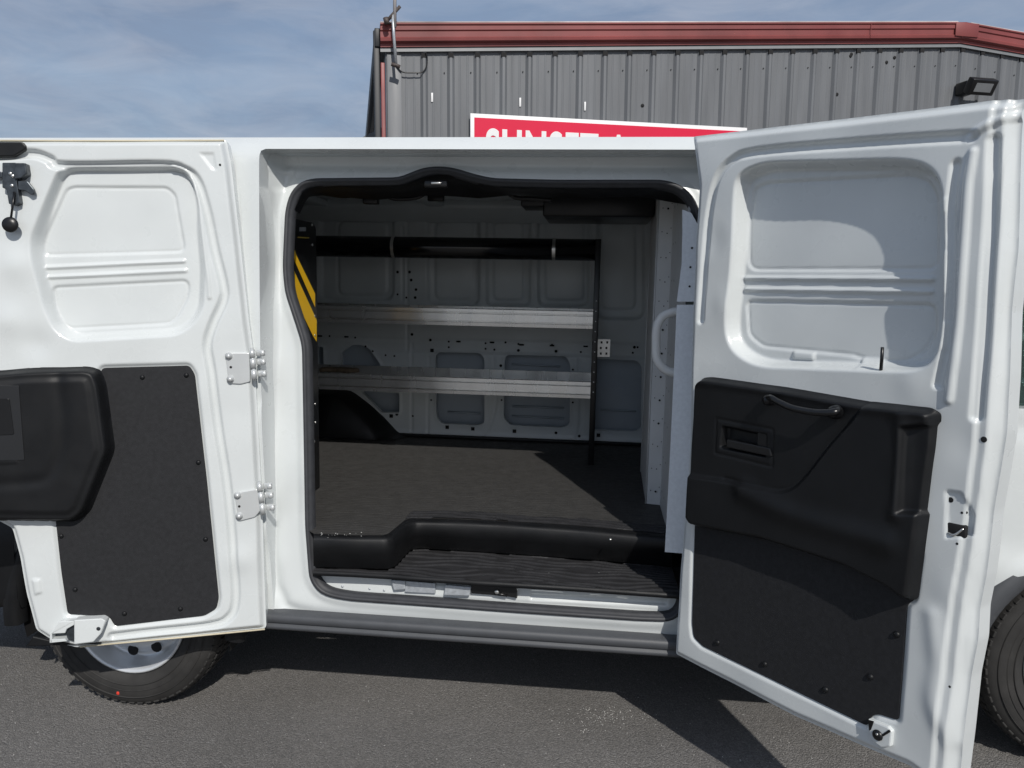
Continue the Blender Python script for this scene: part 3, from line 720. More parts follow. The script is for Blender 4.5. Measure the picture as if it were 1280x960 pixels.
hinge([(293, 616), (322, 611), (327, 636), (319, 646), (299, 651)], ((324, 604), (329, 642)), ((297, 619), (299, 645)), (299, 633))
# top latch
mb = MB(); mb.prism(LD, LD.poly([(7, 205), (24, 205), (25, 228), (29, 255), (22, 258), (15, 256), (12, 238), (7, 236)], .003), .0, .022, .002); mb.prism(LD, LD.poly([(24, 206), (37, 206), (39, 219), (32, 225), (23, 226)], .003), .0, .03, .003)
mb.prism(LD, LD.poly([(26, 227), (38, 228), (46, 238), (47, 243), (42, 245), (36, 240), (26, 238)], .004), .01, .02, .002)
mb.prism(LD, LD.poly([(-12, 215), (6, 216), (7, 223), (-12, 226)], .003), .01, .02, .002); lt = mb.build('top_latch', DKST, ldoor)
mb = MB()
for q in ((13, 217), (16, 220), (15, 232)): mb.dome(LD.px(*q, .023), LD.n, .006)
mb.build('rivet', CHROME, lt)
mb = MB(); mb.tube([LD.px(18, 240, .024), LD.px(16, 256, .03), LD.px(13.5, 274, .03)], .0035, 8)
mb.lathe(LD.px(13.5, 281, .024), LD.n, [(.0001, 0), (.023, 0), (.025, .004), (.023, .009), (.006, .011), (.0001, .011)], 20); mb.build('pull_knob', BLKS, lt)
# bottom latch
mb = MB(); 
mb.prism(LD, LD.poly([(97, 771), (131, 769), (136, 772), (130, 788), (121, 798), (97, 801)], .003), -.015, .03, .003)
mb.prism(LD, LD.poly([(78, 773), (97, 772), (97, 777), (88, 782), (86, 787), (68, 788)], .002), -.01, .03, .002)
mb.prism(LD, LD.poly([(67, 795), (86, 794), (88, 797), (68, 799)], .001), -.01, .03, .001)
mb.prism(LD, LD.poly([(67, 787), (70, 787), (70, 799), (67, 799)], .001), -.01, .03, .001)
bl_ = mb.build('bottom_latch', WHITE, ldoor)
mb = MB(); mb.prism(LD, LD.poly([(85, 778), (97, 777), (97, 800), (86, 797)], .002), -.01, .016, .002); mb.prism(LD, LD.poly([(70, 789), (86, 788), (86, 793), (70, 795)], .001), -.01, .004, .001); mb.lathe(LD.px(123, 786, .031), LD.n, [(.007, 0), (.0001, .001)], 8); mb.build('rivet', DKST, bl_)
mb = MB(); mb.dome(LD.px(94, 780, .016), LD.n, .006); mb.build('rivet', CHROME, bl_)
# yellowish sealer bead along the bottom hem
mb = MB(); mb.tube([LD.px(100, 808.5, -.016), LD.px(215, 798, -.016), LD.px(331, 786.5, -.016)], .003, 6); mb.build('sealer_bead', material('sealer', (.62, .56, .42), .6, var=.1), ldoor)
mb = MB(); mb.tube([LD.px(-40, 175.5, -.016), LD.px(120, 176, -.016), LD.px(280, 175.5, -.016)], .003, 6); mb.build('sealer_bead', bpy.data.materials['sealer'], ldoor)
for q in ((314, 692, .007), (275, 206, .004)): 
    mb = MB(); mb.lathe(LD.px(q[0], q[1], -.0), LD.n, [(.004, 0), (.0001, .0005)], 8); mb.build('drain_hole', DARK, ldoor)

# ================================================================= RIGHT (FRONT) SIDE DOOR
B = onY(846, 817, -.08); T = onY(868, 171, -.0)
ang = math.radians(50); dv = np.array([math.cos(ang), -math.sin(ang), 0]); upv = (T-B)/np.linalg.norm(T-B)
n = np.cross(upv, dv); n = n if n[0] < 0 else -n
RD = Plane(B, n, upv=upv)
k = -.045
rout = RD.poly([(868, 171, -.02), (1000, 155.5, -.02), (1140, 139, -.02), (1280, 121, -.02), (1281, 135, k), (1278, 170, k), (1276, 250, k), (1274, 313, k), (1266, 390, k), (1264, 470, k), (1262, 500, k), (1260, 540, k), (1252, 590, k), (1243, 640, k), (1238, 690, k), (1234, 720, k), (1226, 760, k), (1224, 800, k), (1215, 845, k), (1207, 920, k), (1200, 975, k), (1197, 990, k), (1140, 957, -.02), (1065, 925, -.02), (999, 896, -.02), (920, 855, -.02), (846, 817, -.02), (853, 705, -.02), (864, 556, -.02), (866, 450, -.02), (868, 394, -.02), (871, 305, -.02), (876, 232, -.02), (872, 200, -.02)], .008)
Q1 = RD.poly([(922, 216), (952, 203), (1128, 199), (1160, 206), (1177, 228), (1180, 300), (1177, 415), (1167, 452), (1144, 465), (945, 458), (915, 440), (905, 415), (915, 313), (917, 240)], .06)
F1 = RD.poly([(943, 236), (957, 229), (1140, 219), (1161, 226), (1171, 244), (1171, 331), (1163, 337), (943, 337), (936, 331), (937, 272)], .018, h=-.048)
F2 = RD.poly([(934, 376), (1168, 381), (1168.7, 418), (1155, 440), (1132, 452), (1083, 450), (1067, 444), (953, 433), (936, 419)], .02, h=-.048)
rc1 = RD.poly([(933, 347.6), (1166, 348.8)], h=-.048); rc2 = RD.poly([(933, 361.5), (1164, 364.6)], h=-.048)
Gt = RD.line([(876, 400), (881, 320), (887, 262), (897, 222), (915, 200), (945, 190), (1060, 180), (1150, 174), (1215, 170)])
edgeR = RD.line([(1232, 190), (1226, 240), (1220, 330), (1214, 430), (1203, 520), (1196, 600), (1190, 700), (1184, 800), (1174, 900), (1160, 980)])
gr1 = RD.line([(1243, 175, -.01), (1241, 250, -.01), (1236, 330, -.01), (1230, 430, -.01), (1222, 520, -.01)])
rg1 = RD.line([(1216, 190), (1209, 240), (1203, 330), (1196, 420), (1186, 500)])
st1 = RD.line([(1195, 205), (1189, 260), (1189, 340), (1185, 420), (1172, 480)])
lowr = RD.line([(1165, 770), (1170, 830), (1166, 880), (1186, 930)])
vee = RD.line([(1208, 172), (1240, 152), (1274, 138)]); vee2 = RD.line([(1232, 200), (1250, 165), (1272, 146)])
rl_px = [(868, 640), (1150, 690), (1142, 750), (1133, 756), (1122, 901), (1112, 898), (1096, 893), (1088, 896), (1083, 908), (877, 808), (866, 797), (864, 780)]
rlin = RD.poly(rl_px, .010)
ltc = RD.poly([(1181, 612), (1202, 615), (1216, 646), (1214, 672), (1181, 674)], .006)
steps = [RD.poly([(1172, a), (1186, a), (1184, b), (1171, b)], .006) for a, b in ((245, 268), (312, 370), (400, 440))]
tabs = [RD.poly([(978, 438), (1006, 440), (1006, 452), (978, 450)], .004), RD.poly([(1062, 446), (1090, 448), (1094, 462), (1066, 462)], .004)]
hum = [RD.uv(*q) for q in ((905, 380), (893, 300), (1185, 740), (1180, 840), (1140, 480), (1210, 560), (1190, 900))]
def HRD(U, V):
    d0 = sd(U, V, rout)
    h = -.048*ss(-sd(U, V, Q1), -.004, .020)
    for e in (F1, F2):
        d = sd(U, V, e); h -= .005*ss(-d, 0, .004)+.006*np.exp(-(d/.0034)**2)
    for r in (rc1, rc2): h += .007*ss(ld(U, V, r), .008, .002)
    h -= .012*tz(ld(U, V, Gt), .005, .016)
    h -= .010*tz(ld(U, V, gr1), .007, .016)
    h += .008*tz(ld(U, V, rg1), .004, .013)
    h -= .010*tz(ld(U, V, st1), .005, .014)
    h += .006*np.exp(-(ld(U, V, lowr)/.022)**2)
    h += .008*tz(ld(U, V, vee), .003, .013)
    h -= .008*ss(-sd(U, V, rlin), -.012, .0)
    h -= .006*ss(-sd(U, V, ltc), 0, .005)
    for p in steps: h += .002*ss(-sd(U, V, p), 0, .008)
    for p in tabs: h += .006*ss(-sd(U, V, p), 0, .006)
    for (a, b), s in zip(hum, (1, -1, 1, -1, 1, -1, 1)): h += s*.0035*np.exp(-((U-a)**2+((V-b)*.8)**2)/.04**2)
    h -= .016*ss(d0, -.022, -.004)
    # free edge rolls away in two steps
    ur = np.interp(V.ravel(), RV, RU).reshape(V.shape); e = ur-U
    h -= .009*ss(-e, -.050, -.042)+.016*ss(-e, -.024, -.016)
    h += .0008*np.sin(U*21+1.5*np.sin(V*8))+.0006*np.sin(V*29+U*5)
    return h
rr_ = rout[rout[:, 0] > rout[:, 0].max()*.70]; o_ = np.argsort(rr_[:, 1])
# right boundary as u(v)
rb_ = np.array([RD.uv(*q, k) for q in ((1281, 125), (1278, 170), (1274, 313), (1264, 470), (1252, 590), (1238, 690), (1226, 760), (1215, 845), (1200, 975))])
rb_ = smooth_line(rb_[::-1]); RV = rb_[:, 1]; RU = rb_[:, 0]
rdoor = heightfield('side_door', RD, rout, HRD, .0044, WHITE, van, rim=.05)
rdoor['label'] = 'front-hinged side door swung out toward the viewer'
def RS(px, py, off=0):
    u, v = RD.uv(px, py, -.02); return RD.P(u, v, float(HRD(np.array([[u]]), np.array([[v]]))[0, 0])+off)
mb = MB(); mb.prism(RD, inset(rout, .001), -.095, -.072, .008); mb.build('outer_skin', WHITE, rdoor)
mb = MB(); mb.prism(RD, rlin, -.008, -.003, .001); mb.build('liner_board', LINER, rdoor)
rcas = RD.poly([(873, 479), (880, 472), (890, 471), (985, 484), (1083, 501), (1168, 509.5), (1177, 516), (1174, 560), (1169, 593), (1158, 680), (1148, 750), (1135, 748), (1115, 733), (1060, 706), (960, 674), (871, 657), (864, 646)], .012)
cr1 = RD.line([(1088, 505), (1078, 520), (1045, 555), (1018, 590), (1004, 606), (988, 612), (965, 609), (915, 597)])
below = RD.poly([(1088, 505), (1045, 555), (1018, 590), (1000, 607), (985, 611), (915, 597), (866, 590), (860, 660), (1150, 760), (1180, 500)], .02)
scp = RD.poly([(1137, 530), (1200, 524), (1195, 645), (1131, 641)], .008)
bzl = RD.poly([(904, 522.5), (975, 536), (974, 582), (902.5, 565)], .003)
pock = RD.poly([(911, 531), (967, 542), (966, 571), (908, 559)], .006)
arm = RD.line([(940, 612), (1000, 640), (1120, 676)]); topr = RD.line([(880, 476), (985, 489), (1083, 507), (1172, 516)])
nk = RD.line([(1138, 520), (1140, 560), (1136, 610), (1131, 640)])
def HRC(U, V):
    d = sd(U, V, rcas); h = .034*ss(-d, 0, .016)
    h += .012*ss(-sd(U, V, below), -.002, .013)
    h -= .003*np.exp(-(ld(U, V, cr1)/.006)**2)
    h += .005*np.exp(-(ld(U, V, topr)/.014)**2)
    h += .008*np.exp(-(ld(U, V, nk)/.018)**2)
    h -= .022*ss(-sd(U, V, scp), 0, .012)
    h += .010*np.exp(-(ld(U, V, arm)/.03)**2)
    h -= .0025*(np.exp(-(np.abs(sd(U, V, bzl))/.0035)**2))
    h -= .028*ss(-sd(U, V, pock), 0, .008)
    return h-.002
rc = heightfield('door_casing', RD, rcas, HRC, .004, BLK, rdoor, rim=.006)
mb = MB(); mb.prism(RD, RD.poly([(910, 549), (964, 560), (966, 571), (909, 559)], .004, h=.03), .012, .036, .003); mb.prism(RD, RD.poly([(946, 540), (964, 543), (964, 561), (946, 557)], .003, h=.03), .012, .028, .002); mb.build('release_handle', BLKS, rdoor)
mb = MB(); ph = [(957, 499, .04), (963, 497, .062), (972, 502, .068), (990, 510, .072), (1015, 515, .074), (1032, 516, .072), (1044, 515, .062), (1048, 513, .045)]
mb.tube(smooth_line([RD.px(a, b, c) for a, b, c in ph]), [.0095]*4+[.0085]*10+[.009]*20+[.010]*9, 12)
mb.lathe(RD.px(963, 500, .038), RD.n, [(.016, 0), (.013, .02), (.006, .026), (.0001, .027)], 14); mb.lathe(RD.px(1046, 515, .038), RD.n, [(.019, 0), (.016, .02), (.008, .028), (.0001, .03)], 14)
mb.build('pull_handle', BLKS, rdoor)
for q in ((897, 803), (956, 830), (1032, 862), (1088, 846), (1121, 793), (925, 767)): screws(RD, [q], -.004, .009, 'screw', BLK, rdoor) if q != (925, 767) else None
# lock knob
mb = MB(); mb.tube([RD.px(1100.5, 471, -.012), RD.px(1102, 452, .0), RD.px(1103, 434, .004)], .0042, 8); mb.lathe(RD.px(1100, 471, -.018), RD.v, [(.010, 0), (.009, .006), (.0045, .008)], 12); mb.build('lock_knob', BLKS, rdoor)
# lock and its opening
c_ = RS(1197, 661); mb = MB(); ax_ = (RD.u, RD.v, RD.n)
mb.box(c_-RD.n*.004, .052, .030, .012, ax=ax_, bev=.004); mb.build('lock_opening', DARK, rdoor)
mb = MB(); mb.tube(smooth_line([RS(1190, 665, .003), RS(1198, 667, .005), RS(1208, 660, .003)]), .0028, 8); mb.build('lock_claw', CHROME, rdoor)
mb = MB()
for q, r_ in (((1232.5, 549), .007), ((1192, 624), .0065), ((1206, 640), .003), ((1211, 640), .003), ((1202, 678), .003), ((1190, 857), .003)): mb.lathe(RS(*q, .0006), RD.n, [(r_, .000), (.0001, .0004)], 10)
mb.build('drain_hole', DARK, rdoor)
# bump stop
mb = MB(); mb.prism(RD, RD.poly([(1088, 897), (1113, 907), (1118, 913), (1116, 932), (1104, 933), (1090, 922)], .003), -.01, .012, .004); bs = mb.build('bump_stop', WHITE, rdoor)
mb = MB(); mb.dome(RD.px(1097, 919, .013), RD.n, .014); mb.prism(RD, RD.poly([(1089, 898), (1096, 900), (1092, 911), (1090, 911)], .001), .012, .0135); mb.prism(RD, RD.poly([(1115, 910), (1117, 913), (1107, 919), (1105, 917)], .001), .012, .0135); mb.build('rubber_buffer', BLKS, bs)
mb = MB(); mb.dome(RD.px(1096, 918, .020), RD.n, .0035); mb.build('rivet', CHROME, bs)

mb = MB(); random.seed(4)
for _ in range(18):
    a, b = (random.gauss(420, 16), 668+random.gauss(0, 1.6)) if random.random() < .7 else (random.uniform(500, 800), random.uniform(690, 722))
    p = onZ(a, b, (ZF if b < 680 else ZT)+.0035); t = random.uniform(0, 3); k_ = random.uniform(.0008, .0024)
    mb.box(p, k_*2, k_, k_*.6, ax=((math.cos(t), math.sin(t), 0), (-math.sin(t), math.cos(t), 0), (0, 0, 1)))
o = mb.build('crumbs', material('pale_crumbs', (.6, .6, .58), .8), None); o.rotation_euler = (0, RK, 0); tag(o, 'tiny pale crumbs on the black mat edge and step inside the van', 'debris', kind='stuff')
# ================================================================= SHELVING on the far wall
shv = thing('shelving_unit', 'aluminium shelving with black posts and top tube along the far inside wall of the van', 'shelving'); shv.rotation_euler = (0, RK, 0)
YS = 1.27; XA = onY(386, 470, YS)[0]-.25; XB = onY(739, 478, YS)[0]
def shelf(zl_top, zl_bot, depth):
    mb = MB(); yf = YS; h = zl_top-zl_bot
    pr = [(yf+.012, zl_top-.004), (yf+.004, zl_top), (yf-.003, zl_top-.003), (yf-.003, zl_top-h*.20), (yf+.022, zl_top-h*.23), (yf+.022, zl_top-h*.28), (yf-.004, zl_top-h*.31), (yf-.004, zl_top-h*.70), (yf+.022, zl_top-h*.73), (yf+.022, zl_top-h*.78), (yf-.004, zl_top-h*.81), (yf-.003, zl_bot), (yf+.02, zl_bot), (yf+.02, zl_bot+.008), (yf+depth, zl_bot+.008), (yf+depth, zl_top+.0), (yf+depth-.012, zl_top+.0)]
    X = np.linspace(XA, XB, 24); mb.loft([[(x, y, z) for x in X] for y, z in pr], 24, smooth=False)
    for y in np.arange(yf+.05, yf+depth-.02, .045): mb.box(((XA+XB)/2, y, zl_bot+.010), XB-XA, .012, .004)
    return mb.build('shelf', ALU, shv)
z1t, z1b = onY(738, 389, YS)[2], onY(738, 411, YS)[2]; z2t, z2b = onY(736, 477, YS)[2], onY(735, 498, YS)[2]
print('shelf z', z1t, z1b, z2t, z2b, XA, XB)
shelf(z1t, z1b, .36); shelf(z2t, z2b, .40)
for Xp in (XB+.012, XA-.012):
    mb = MB(); zt_ = onY(745, 299, YS)[2]
    mb.box((Xp, YS, (ZF+zt_)/2), .028, .035, zt_-ZF, bev=.002); mb.box((Xp, YS+.40, (ZF+zt_)/2), .022, .03, zt_-ZF, bev=.002)
    mb.box((Xp, YS+.2, z1b+.01), .006, .4, .05); mb.box((Xp, YS+.2, z2b+.01), .006, .4, .05); mb.build('post', BLKS, shv)
mb = MB(); za, zb_ = onY(600, 297, YS+.03)[2], onY(600, 324, YS+.03)[2]; rr2 = (za-zb_)/2*1.0; zc = (za+zb_)/2
mb.tube([(XA, YS+.03, zc), (XB-.002, YS+.03, zc)], rr2, 28); tb = mb.build('storage_tube', material('gloss_black_tube', (.006, .006, .007), .16, var=.2), shv)
for px in (489, 692):
    mb = MB(); x = onY(px, 307, YS-.03)[0]; mb.tube([(x-.008, YS+.03, zc), (x+.008, YS+.03, zc)], rr2+.003, 28, cap=False); mb.build('strap', CHROME, tb)
mb = MB()
for z in np.arange(z2t-.05, z1t+.1, .05): mb.lathe((XB+.012, YS-.0185, z), (0, -1, 0), [(.003, 0), (.0001, .001)], 8)
mb.build('bolt', CHROME, shv)
mb = MB(); pbk = Plane((0, YS+.3, 0), (0, -1, 0)); mb.prism(pbk, pbk.poly([(745, 424), (763, 424), (762, 446), (745, 446)], .002), 0, .004); bk = mb.build('wall_bracket', CHROME, shv)
mb = MB()
for q in ((752, 428), (759, 428), (751, 435), (758, 435), (751, 442), (758, 442)): mb.box(pbk.px(*q, .0045), .010, .001, .012)
mb.build('punched_hole', DARK, bk)
# brown scraps on the shelves
mb = MB(); zz = z2b+.014
for (px, w, d, a) in ((415, .11, .07, .2), (432, .12, .09, -.3), (444, .05, .05, .5)):
    p = onY(px, 462, YS+.16); mb.box((p[0], YS+.14, z2t+.002), w, d, .022, ax=((math.cos(a), math.sin(a), 0), (-math.sin(a), math.cos(a), 0), (0, 0, 1)), bev=.006)
o = mb.build('scrap_block', WOOD, None); o.rotation_euler = (0, RK, 0); tag(o, 'brown scrap piece lying at the left end of the lower shelf', 'scrap')
# second unit on the near wall, only its end panel shows
sh2 = thing('end_shelving_unit', 'black shelving end panel with yellow diagonal stripes behind the rear pillar', 'shelving'); sh2.rotation_euler = (0, RK, 0)
XE = onY(397, 450, .60)[0]; PE = Plane((XE, 0, 0), (1, 0, 0)); print('XE', XE)
zt2 = onX(385, 277, XE)[2]
def pe(px, py): return PE.uv(px, py)
y6 = onX(397.5, 450, XE)[1]
mb = MB(); sgn = 1 if PE.u[1] > 0 else -1
mb.prism(PE, fillet([(sgn*.20, ZF+.004), (sgn*y6, ZF+.004), (sgn*y6, zt2-.02), (sgn*(y6-.03), zt2), (sgn*.20, zt2)], .01), -.02, 0, .001); mb.build('end_panel', BLKS, sh2)
mb = MB(); 
mb.prism(PE, PE.poly([(369, 320), (397.0, 386), (396.6, 377), (394, 368), (372, 322), (366, 305)][:0] or [(364, 303), (371, 321), (393.5, 367), (393.5, 384), (368, 326)], 0), .0005, .0015)
mb.prism(PE, PE.poly([(362, 332), (367, 338), (395.5, 400), (395.5, 427), (391, 420), (362, 360)], 0), .0005, .0015); mb.build('hazard_stripe', YEL, sh2)
mb = MB(); mb.prism(PE, PE.poly([(372, 296), (386, 296.5), (386, 298), (372, 297.5)], 0), .0005, .0012); mb.build('decal_line', material('dull_yellow', (.45, .33, .05), .5), sh2)
mb = MB(); mb.prism(PE, PE.poly([(374, 284), (382, 284), (382, 289), (374, 289)], 0), .0005, .0012); mb.build('maker_decal', GALV, sh2)
mb = MB()
for q in ((390, 281), (390.5, 306), (393.5, 395), (393.5, 419), (394, 505), (394.5, 528), (393, 552), (393, 612)): mb.dome(PE.px(*q, .001), PE.n, .006)
mb.build('bolt', CHROME, sh2)
mb = MB(); mb.box((XE-.5, .35, 1.1), .96, .40, .02); mb.box((XE-.5, .35, 1.5), .96, .40, .02); mb.build('shelf', BLKS, sh2)
#@@ENV
# ================================================================= GROUND
def asphalt():
    m = bpy.data.materials.new('asphalt'); m.use_nodes = True; N = m.node_tree.nodes; L = m.node_tree.links; b = N['Principled BSDF']
    tc = N.new('ShaderNodeTexCoord'); b.inputs['Roughness'].default_value = .8; b.inputs['Specular IOR Level'].default_value = .4
    v = N.new('ShaderNodeTexVoronoi'); v.inputs['Scale'].default_value = 190; L.new(tc.outputs['Object'], v.inputs['Vector'])
    n = N.new('ShaderNodeTexNoise'); n.inputs['Scale'].default_value = 320; n.inputs['Detail'].default_value = 3; L.new(tc.outputs['Object'], n.inputs['Vector'])
    n2 = N.new('ShaderNodeTexNoise'); n2.inputs['Scale'].default_value = 1.3; n2.inputs['Detail'].default_value = 6; L.new(tc.outputs['Object'], n2.inputs['Vector'])
    r1 = N.new('ShaderNodeValToRGB'); e = r1.color_ramp.elements; e[0].position = .0; e[0].color = (.085, .083, .081, 1); e[1].position = 1; e[1].color = (.34, .33, .32, 1)
    x = r1.color_ramp.elements.new(.62); x.color = (.132, .126, .119, 1); x = r1.color_ramp.elements.new(.93); x.color = (.17, .165, .16, 1)
    L.new(v.outputs['Color'], r1.inputs['Fac'])
    r2 = N.new('ShaderNodeMapRange'); r2.inputs['From Min'].default_value = .3; r2.inputs['From Max'].default_value = .7; r2.inputs['To Min'].default_value = 1.12; r2.inputs['To Max'].default_value = 1.5; L.new(n2.outputs['Fac'], r2.inputs['Value'])
    r3 = N.new('ShaderNodeMapRange'); r3.inputs['From Min'].default_value = .3; r3.inputs['From Max'].default_value = .7; r3.inputs['To Min'].default_value = .6; r3.inputs['To Max'].default_value = 1.4; L.new(n.outputs['Fac'], r3.inputs['Value'])
    mu = N.new('ShaderNodeMath'); mu.operation = 'MULTIPLY'; L.new(r2.outputs[0], mu.inputs[0]); L.new(r3.outputs[0], mu.inputs[1])
    mx = N.new('ShaderNodeVectorMath'); mx.operation = 'SCALE'; L.new(r1.outputs['Color'], mx.inputs[0]); L.new(mu.outputs[0], mx.inputs['Scale'])
    L.new(mx.outputs[0], b.inputs['Base Color'])
    ad = N.new('ShaderNodeMath'); ad.operation = 'ADD'; L.new(v.outputs['Distance'], ad.inputs[0]); L.new(n.outputs['Fac'], ad.inputs[1])
    bp = N.new('ShaderNodeBump'); bp.inputs['Distance'].default_value = .004; bp.inputs['Strength'].default_value = .9; bp.invert = True; L.new(ad.outputs[0], bp.inputs['Height']); L.new(bp.outputs['Normal'], b.inputs['Normal'])
    return m
mb = MB(); S = 1500; mb.add([(-S, -S, 0), (S, -S, 0), (S, S, 0), (-S, S, 0)], [(0, 1, 2, 3)], False)
g = mb.build('ground', asphalt(), None, fix=False); tag(g, 'dark grey asphalt of the parking lot', 'ground', kind='structure')
mb = MB()
def wz(px, py, z=.004): return on(px, py, (0, 0, z), np.array([0, 0, 1.]), True)
sp = [(750+random.gauss(0, 28), 897+random.gauss(0, 8)) for _ in range(150)]+[(random.uniform(300, 1100), random.uniform(870, 958)) for _ in range(40)]+[(random.uniform(0, 60), random.uniform(820, 955)) for _ in range(14)]
for a, b in sp:
    p = wz(a, b, .003); s = random.uniform(.0008, .0022); t = random.uniform(0, 3)
    mb.box(p, s*2, s*1.3, s, ax=((math.cos(t), math.sin(t), 0), (-math.sin(t), math.cos(t), 0), (0, 0, 1)))
g = mb.build('grit', material('pale_grit', (.45, .44, .42), .7), None); tag(g, 'pale grit and crumbs scattered on the asphalt before the sill', 'debris', kind='stuff')

# ================================================================= BUILDING
TH = math.radians(18.0); PO = CAM+wray(520, 100)*8.6
BP = Plane((PO[0], PO[1], 0), (math.sin(TH), -math.cos(TH), 0), world=True)
U0 = BP.uv(482, 60)[0]; uL, vL = BP.uv(482, 55); uR, vR = BP.uv(1198, 50); print('building', U0, vL, uR, vR)
slope = (vR-vL)/(uR-uL); 
uE = uR*2-uL
def zroof(u): return vL+slope*(u-uL) if u < uR else vR-slope*(u-uR)
bld = thing('metal_building', 'dark grey ribbed metal building with dull red roof trim behind the van', 'building', (float(PO[0]), float(PO[1]), 0))
bo = np.array([PO[0], PO[1], 0])
class OffMB(MB):
    def build(s, *a, **k):
        s.v = [tuple(np.array(p)-bo) for p in s.v]; return MB.build(s, *a, **k)
WALLM = material('grey_ribbed_steel', (.145, .152, .162), .48, metal=.0, var=.14, scale=4, rvar=.08, stretch=(2.2, 2.2, .22), detail=6)
FASC = material('faded_red_trim', (.215, .050, .048), .5, var=.22, scale=1.5, rvar=.1)
pitch = .305; prs = []
u = uL+.02; 
while u < uE-.05:
    for du, h in ((0, 0), (.03, .032), (.058, .032), (.088, 0), (.135, 0), (.142, .003), (.152, .003), (.159, 0), (.225, 0), (.232, .003), (.242, .003), (.249, 0)): prs.append((u+du-.044+.10, h))
    u += pitch
mb = OffMB(); 
for (a, ha), (b, hb) in zip(prs[:-1], prs[1:]):
    mb.add([BP.P(a, 0, ha), BP.P(b, 0, hb), BP.P(b, zroof(b)+.02, hb), BP.P(a, zroof(a)+.02, ha)], [(0, 1, 2, 3)], False)
mb.add([BP.P(uL, 0, 0), BP.P(prs[0][0], 0, 0), BP.P(prs[0][0], zroof(uL)+.02, 0), BP.P(uL, zroof(uL)+.02, 0)], [(0, 1, 2, 3)], False)
wall = mb.build('wall', WALLM, bld)
# side walls, back
mb = OffMB(); dp = 9.0
mb.add([BP.P(uL, 0, 0), BP.P(uL, 0, -dp), BP.P(uL, vL+.02, -dp), BP.P(uL, vL+.02, 0)], [(0, 1, 2, 3)], False)
mb.add([BP.P(uE, 0, 0), BP.P(uE, 0, -dp), BP.P(uE, vL+.02, -dp), BP.P(uE, vL+.02, 0)], [(0, 1, 2, 3)], False)
mb.build('side_wall', WALLM, bld)
# fascia with lips
zf0 = BP.uv(800, 54)[1]; zf1 = BP.uv(800, 33.5)[1]; fh = zf1-zf0; print('fascia h', fh)
us = [uL-.06, uR, uE+.06]
pr = [(.0, -.05), (.05, -.05), (.05, -.015), (.10, .0), (.105, .03), (.085, .045), (.085, fh*.55), (.10, fh*.62), (.10, fh*.85), (.115, fh*.92), (.115, fh), (.05, fh+.005), (-.2, fh+.005)]
mb = OffMB(); mb.loft([[BP.P(u, zroof(u)+z, h) for u in us for _ in (0,)] for h, z in pr], 3, smooth=False)
# resample would drop the ridge: rebuild explicitly
mb = OffMB(); vs = []; fs = []
for h, z in pr:
    for u in us: vs.append(BP.P(u, zroof(min(max(u, uL), uE))+z, h))
for i in range(len(pr)-1):
    for k_ in range(2): a = i*3+k_; fs.append((a, a+1, a+4, a+3))
mb.add(vs, fs, False); fas = mb.build('fascia', FASC, bld)
mb = OffMB()
for px in (1088, 1203): 
    u = BP.uv(px, 40, .1)[0]; mb.box(BP.P(u, zroof(u)+fh*.5, .108), .006, .006, fh*1.0, ax=(BP.u, BP.n, BP.v))
mb.box(BP.P(uR+.02, zroof(uR)+fh*.5, .112), .34, .012, fh*.9, ax=(BP.u, BP.n, BP.v), bev=.003)
mb.build('joint_cover', FASC, fas)
mb = OffMB(); mb.tube([BP.P(uL-.06, zroof(uL)+fh+.012, .08), BP.P(uR-.1, zroof(uR-.1)+fh+.012, .08)], .012, 6); mb.tube([BP.P(uR+.1, zroof(uR+.1)+fh+.012, .08), BP.P(uE, zroof(uE)+fh+.012, .08)], .012, 6); mb.build('drip_edge', material('pale_drip_edge', (.5, .45, .44), .5, var=.4, scale=1.5), fas)
mb = OffMB()
for k_ in range(2):
    u0_, u1_ = us[k_], us[k_+1]
    mb.add([BP.P(u0_, zroof(max(u0_, uL))-.05, .03), BP.P(u1_, zroof(min(u1_, uE))-.05, .03), BP.P(u1_, zroof(min(u1_, uE))-.10, .045), BP.P(u0_, zroof(max(u0_, uL))-.10, .045)], [(0, 1, 2, 3)], False)
    mb.add([BP.P(u0_, zroof(max(u0_, uL))-.05, .0), BP.P(u1_, zroof(min(u1_, uE))-.05, .0), BP.P(u1_, zroof(min(u1_, uE))-.05, .03), BP.P(u0_, zroof(max(u0_, uL))-.05, .03)], [(0, 1, 2, 3)], False)
mb.build('head_flashing', material('grey_flashing', (.16, .17, .18), .5, var=.08), bld)
mb = OffMB(); 
for k_ in range(2):
    u0_, u1_ = us[k_], us[k_+1]
    za, zb2 = zroof(max(u0_, uL))+fh, zroof(min(u1_, uE))+fh
    mb.add([BP.P(u0_, za, .10), BP.P(u1_, zb2, .10), BP.P(u1_, zb2, -dp), BP.P(u0_, za, -dp)], [(0, 1, 2, 3)], False)
mb.build('roof', WALLM, bld)
# dark gutter and red downspout on the left side
mb = OffMB(); zt3 = vL+fh
mb.box(BP.P(uL-.09, zt3-.12, -dp/2), .06, dp, .20, ax=(BP.u, BP.n, BP.v), bev=.01); mb.box(BP.P(uL-.10, zt3/2-.02, -.06), .07, .08, zt3-.04, ax=(BP.u, BP.n, BP.v), bev=.01)
mb.build('gutter', material('dark_side_trim', (.02, .022, .026), .5), bld)
mb = OffMB(); mb.box(BP.P(uL-.035, (vL-.2)/2, -.02), .045, .05, vL-.2, ax=(BP.u, BP.n, BP.v), bev=.006); mb.build('corner_trim', FASC, bld)
mb = OffMB(); mb.box(BP.P(uL+.09, (vL-.12)/2, .03), .16, .012, vL-.12, ax=(BP.u, BP.n, BP.v), bev=.003); mb.build('corner_flashing', WALLM, bld)
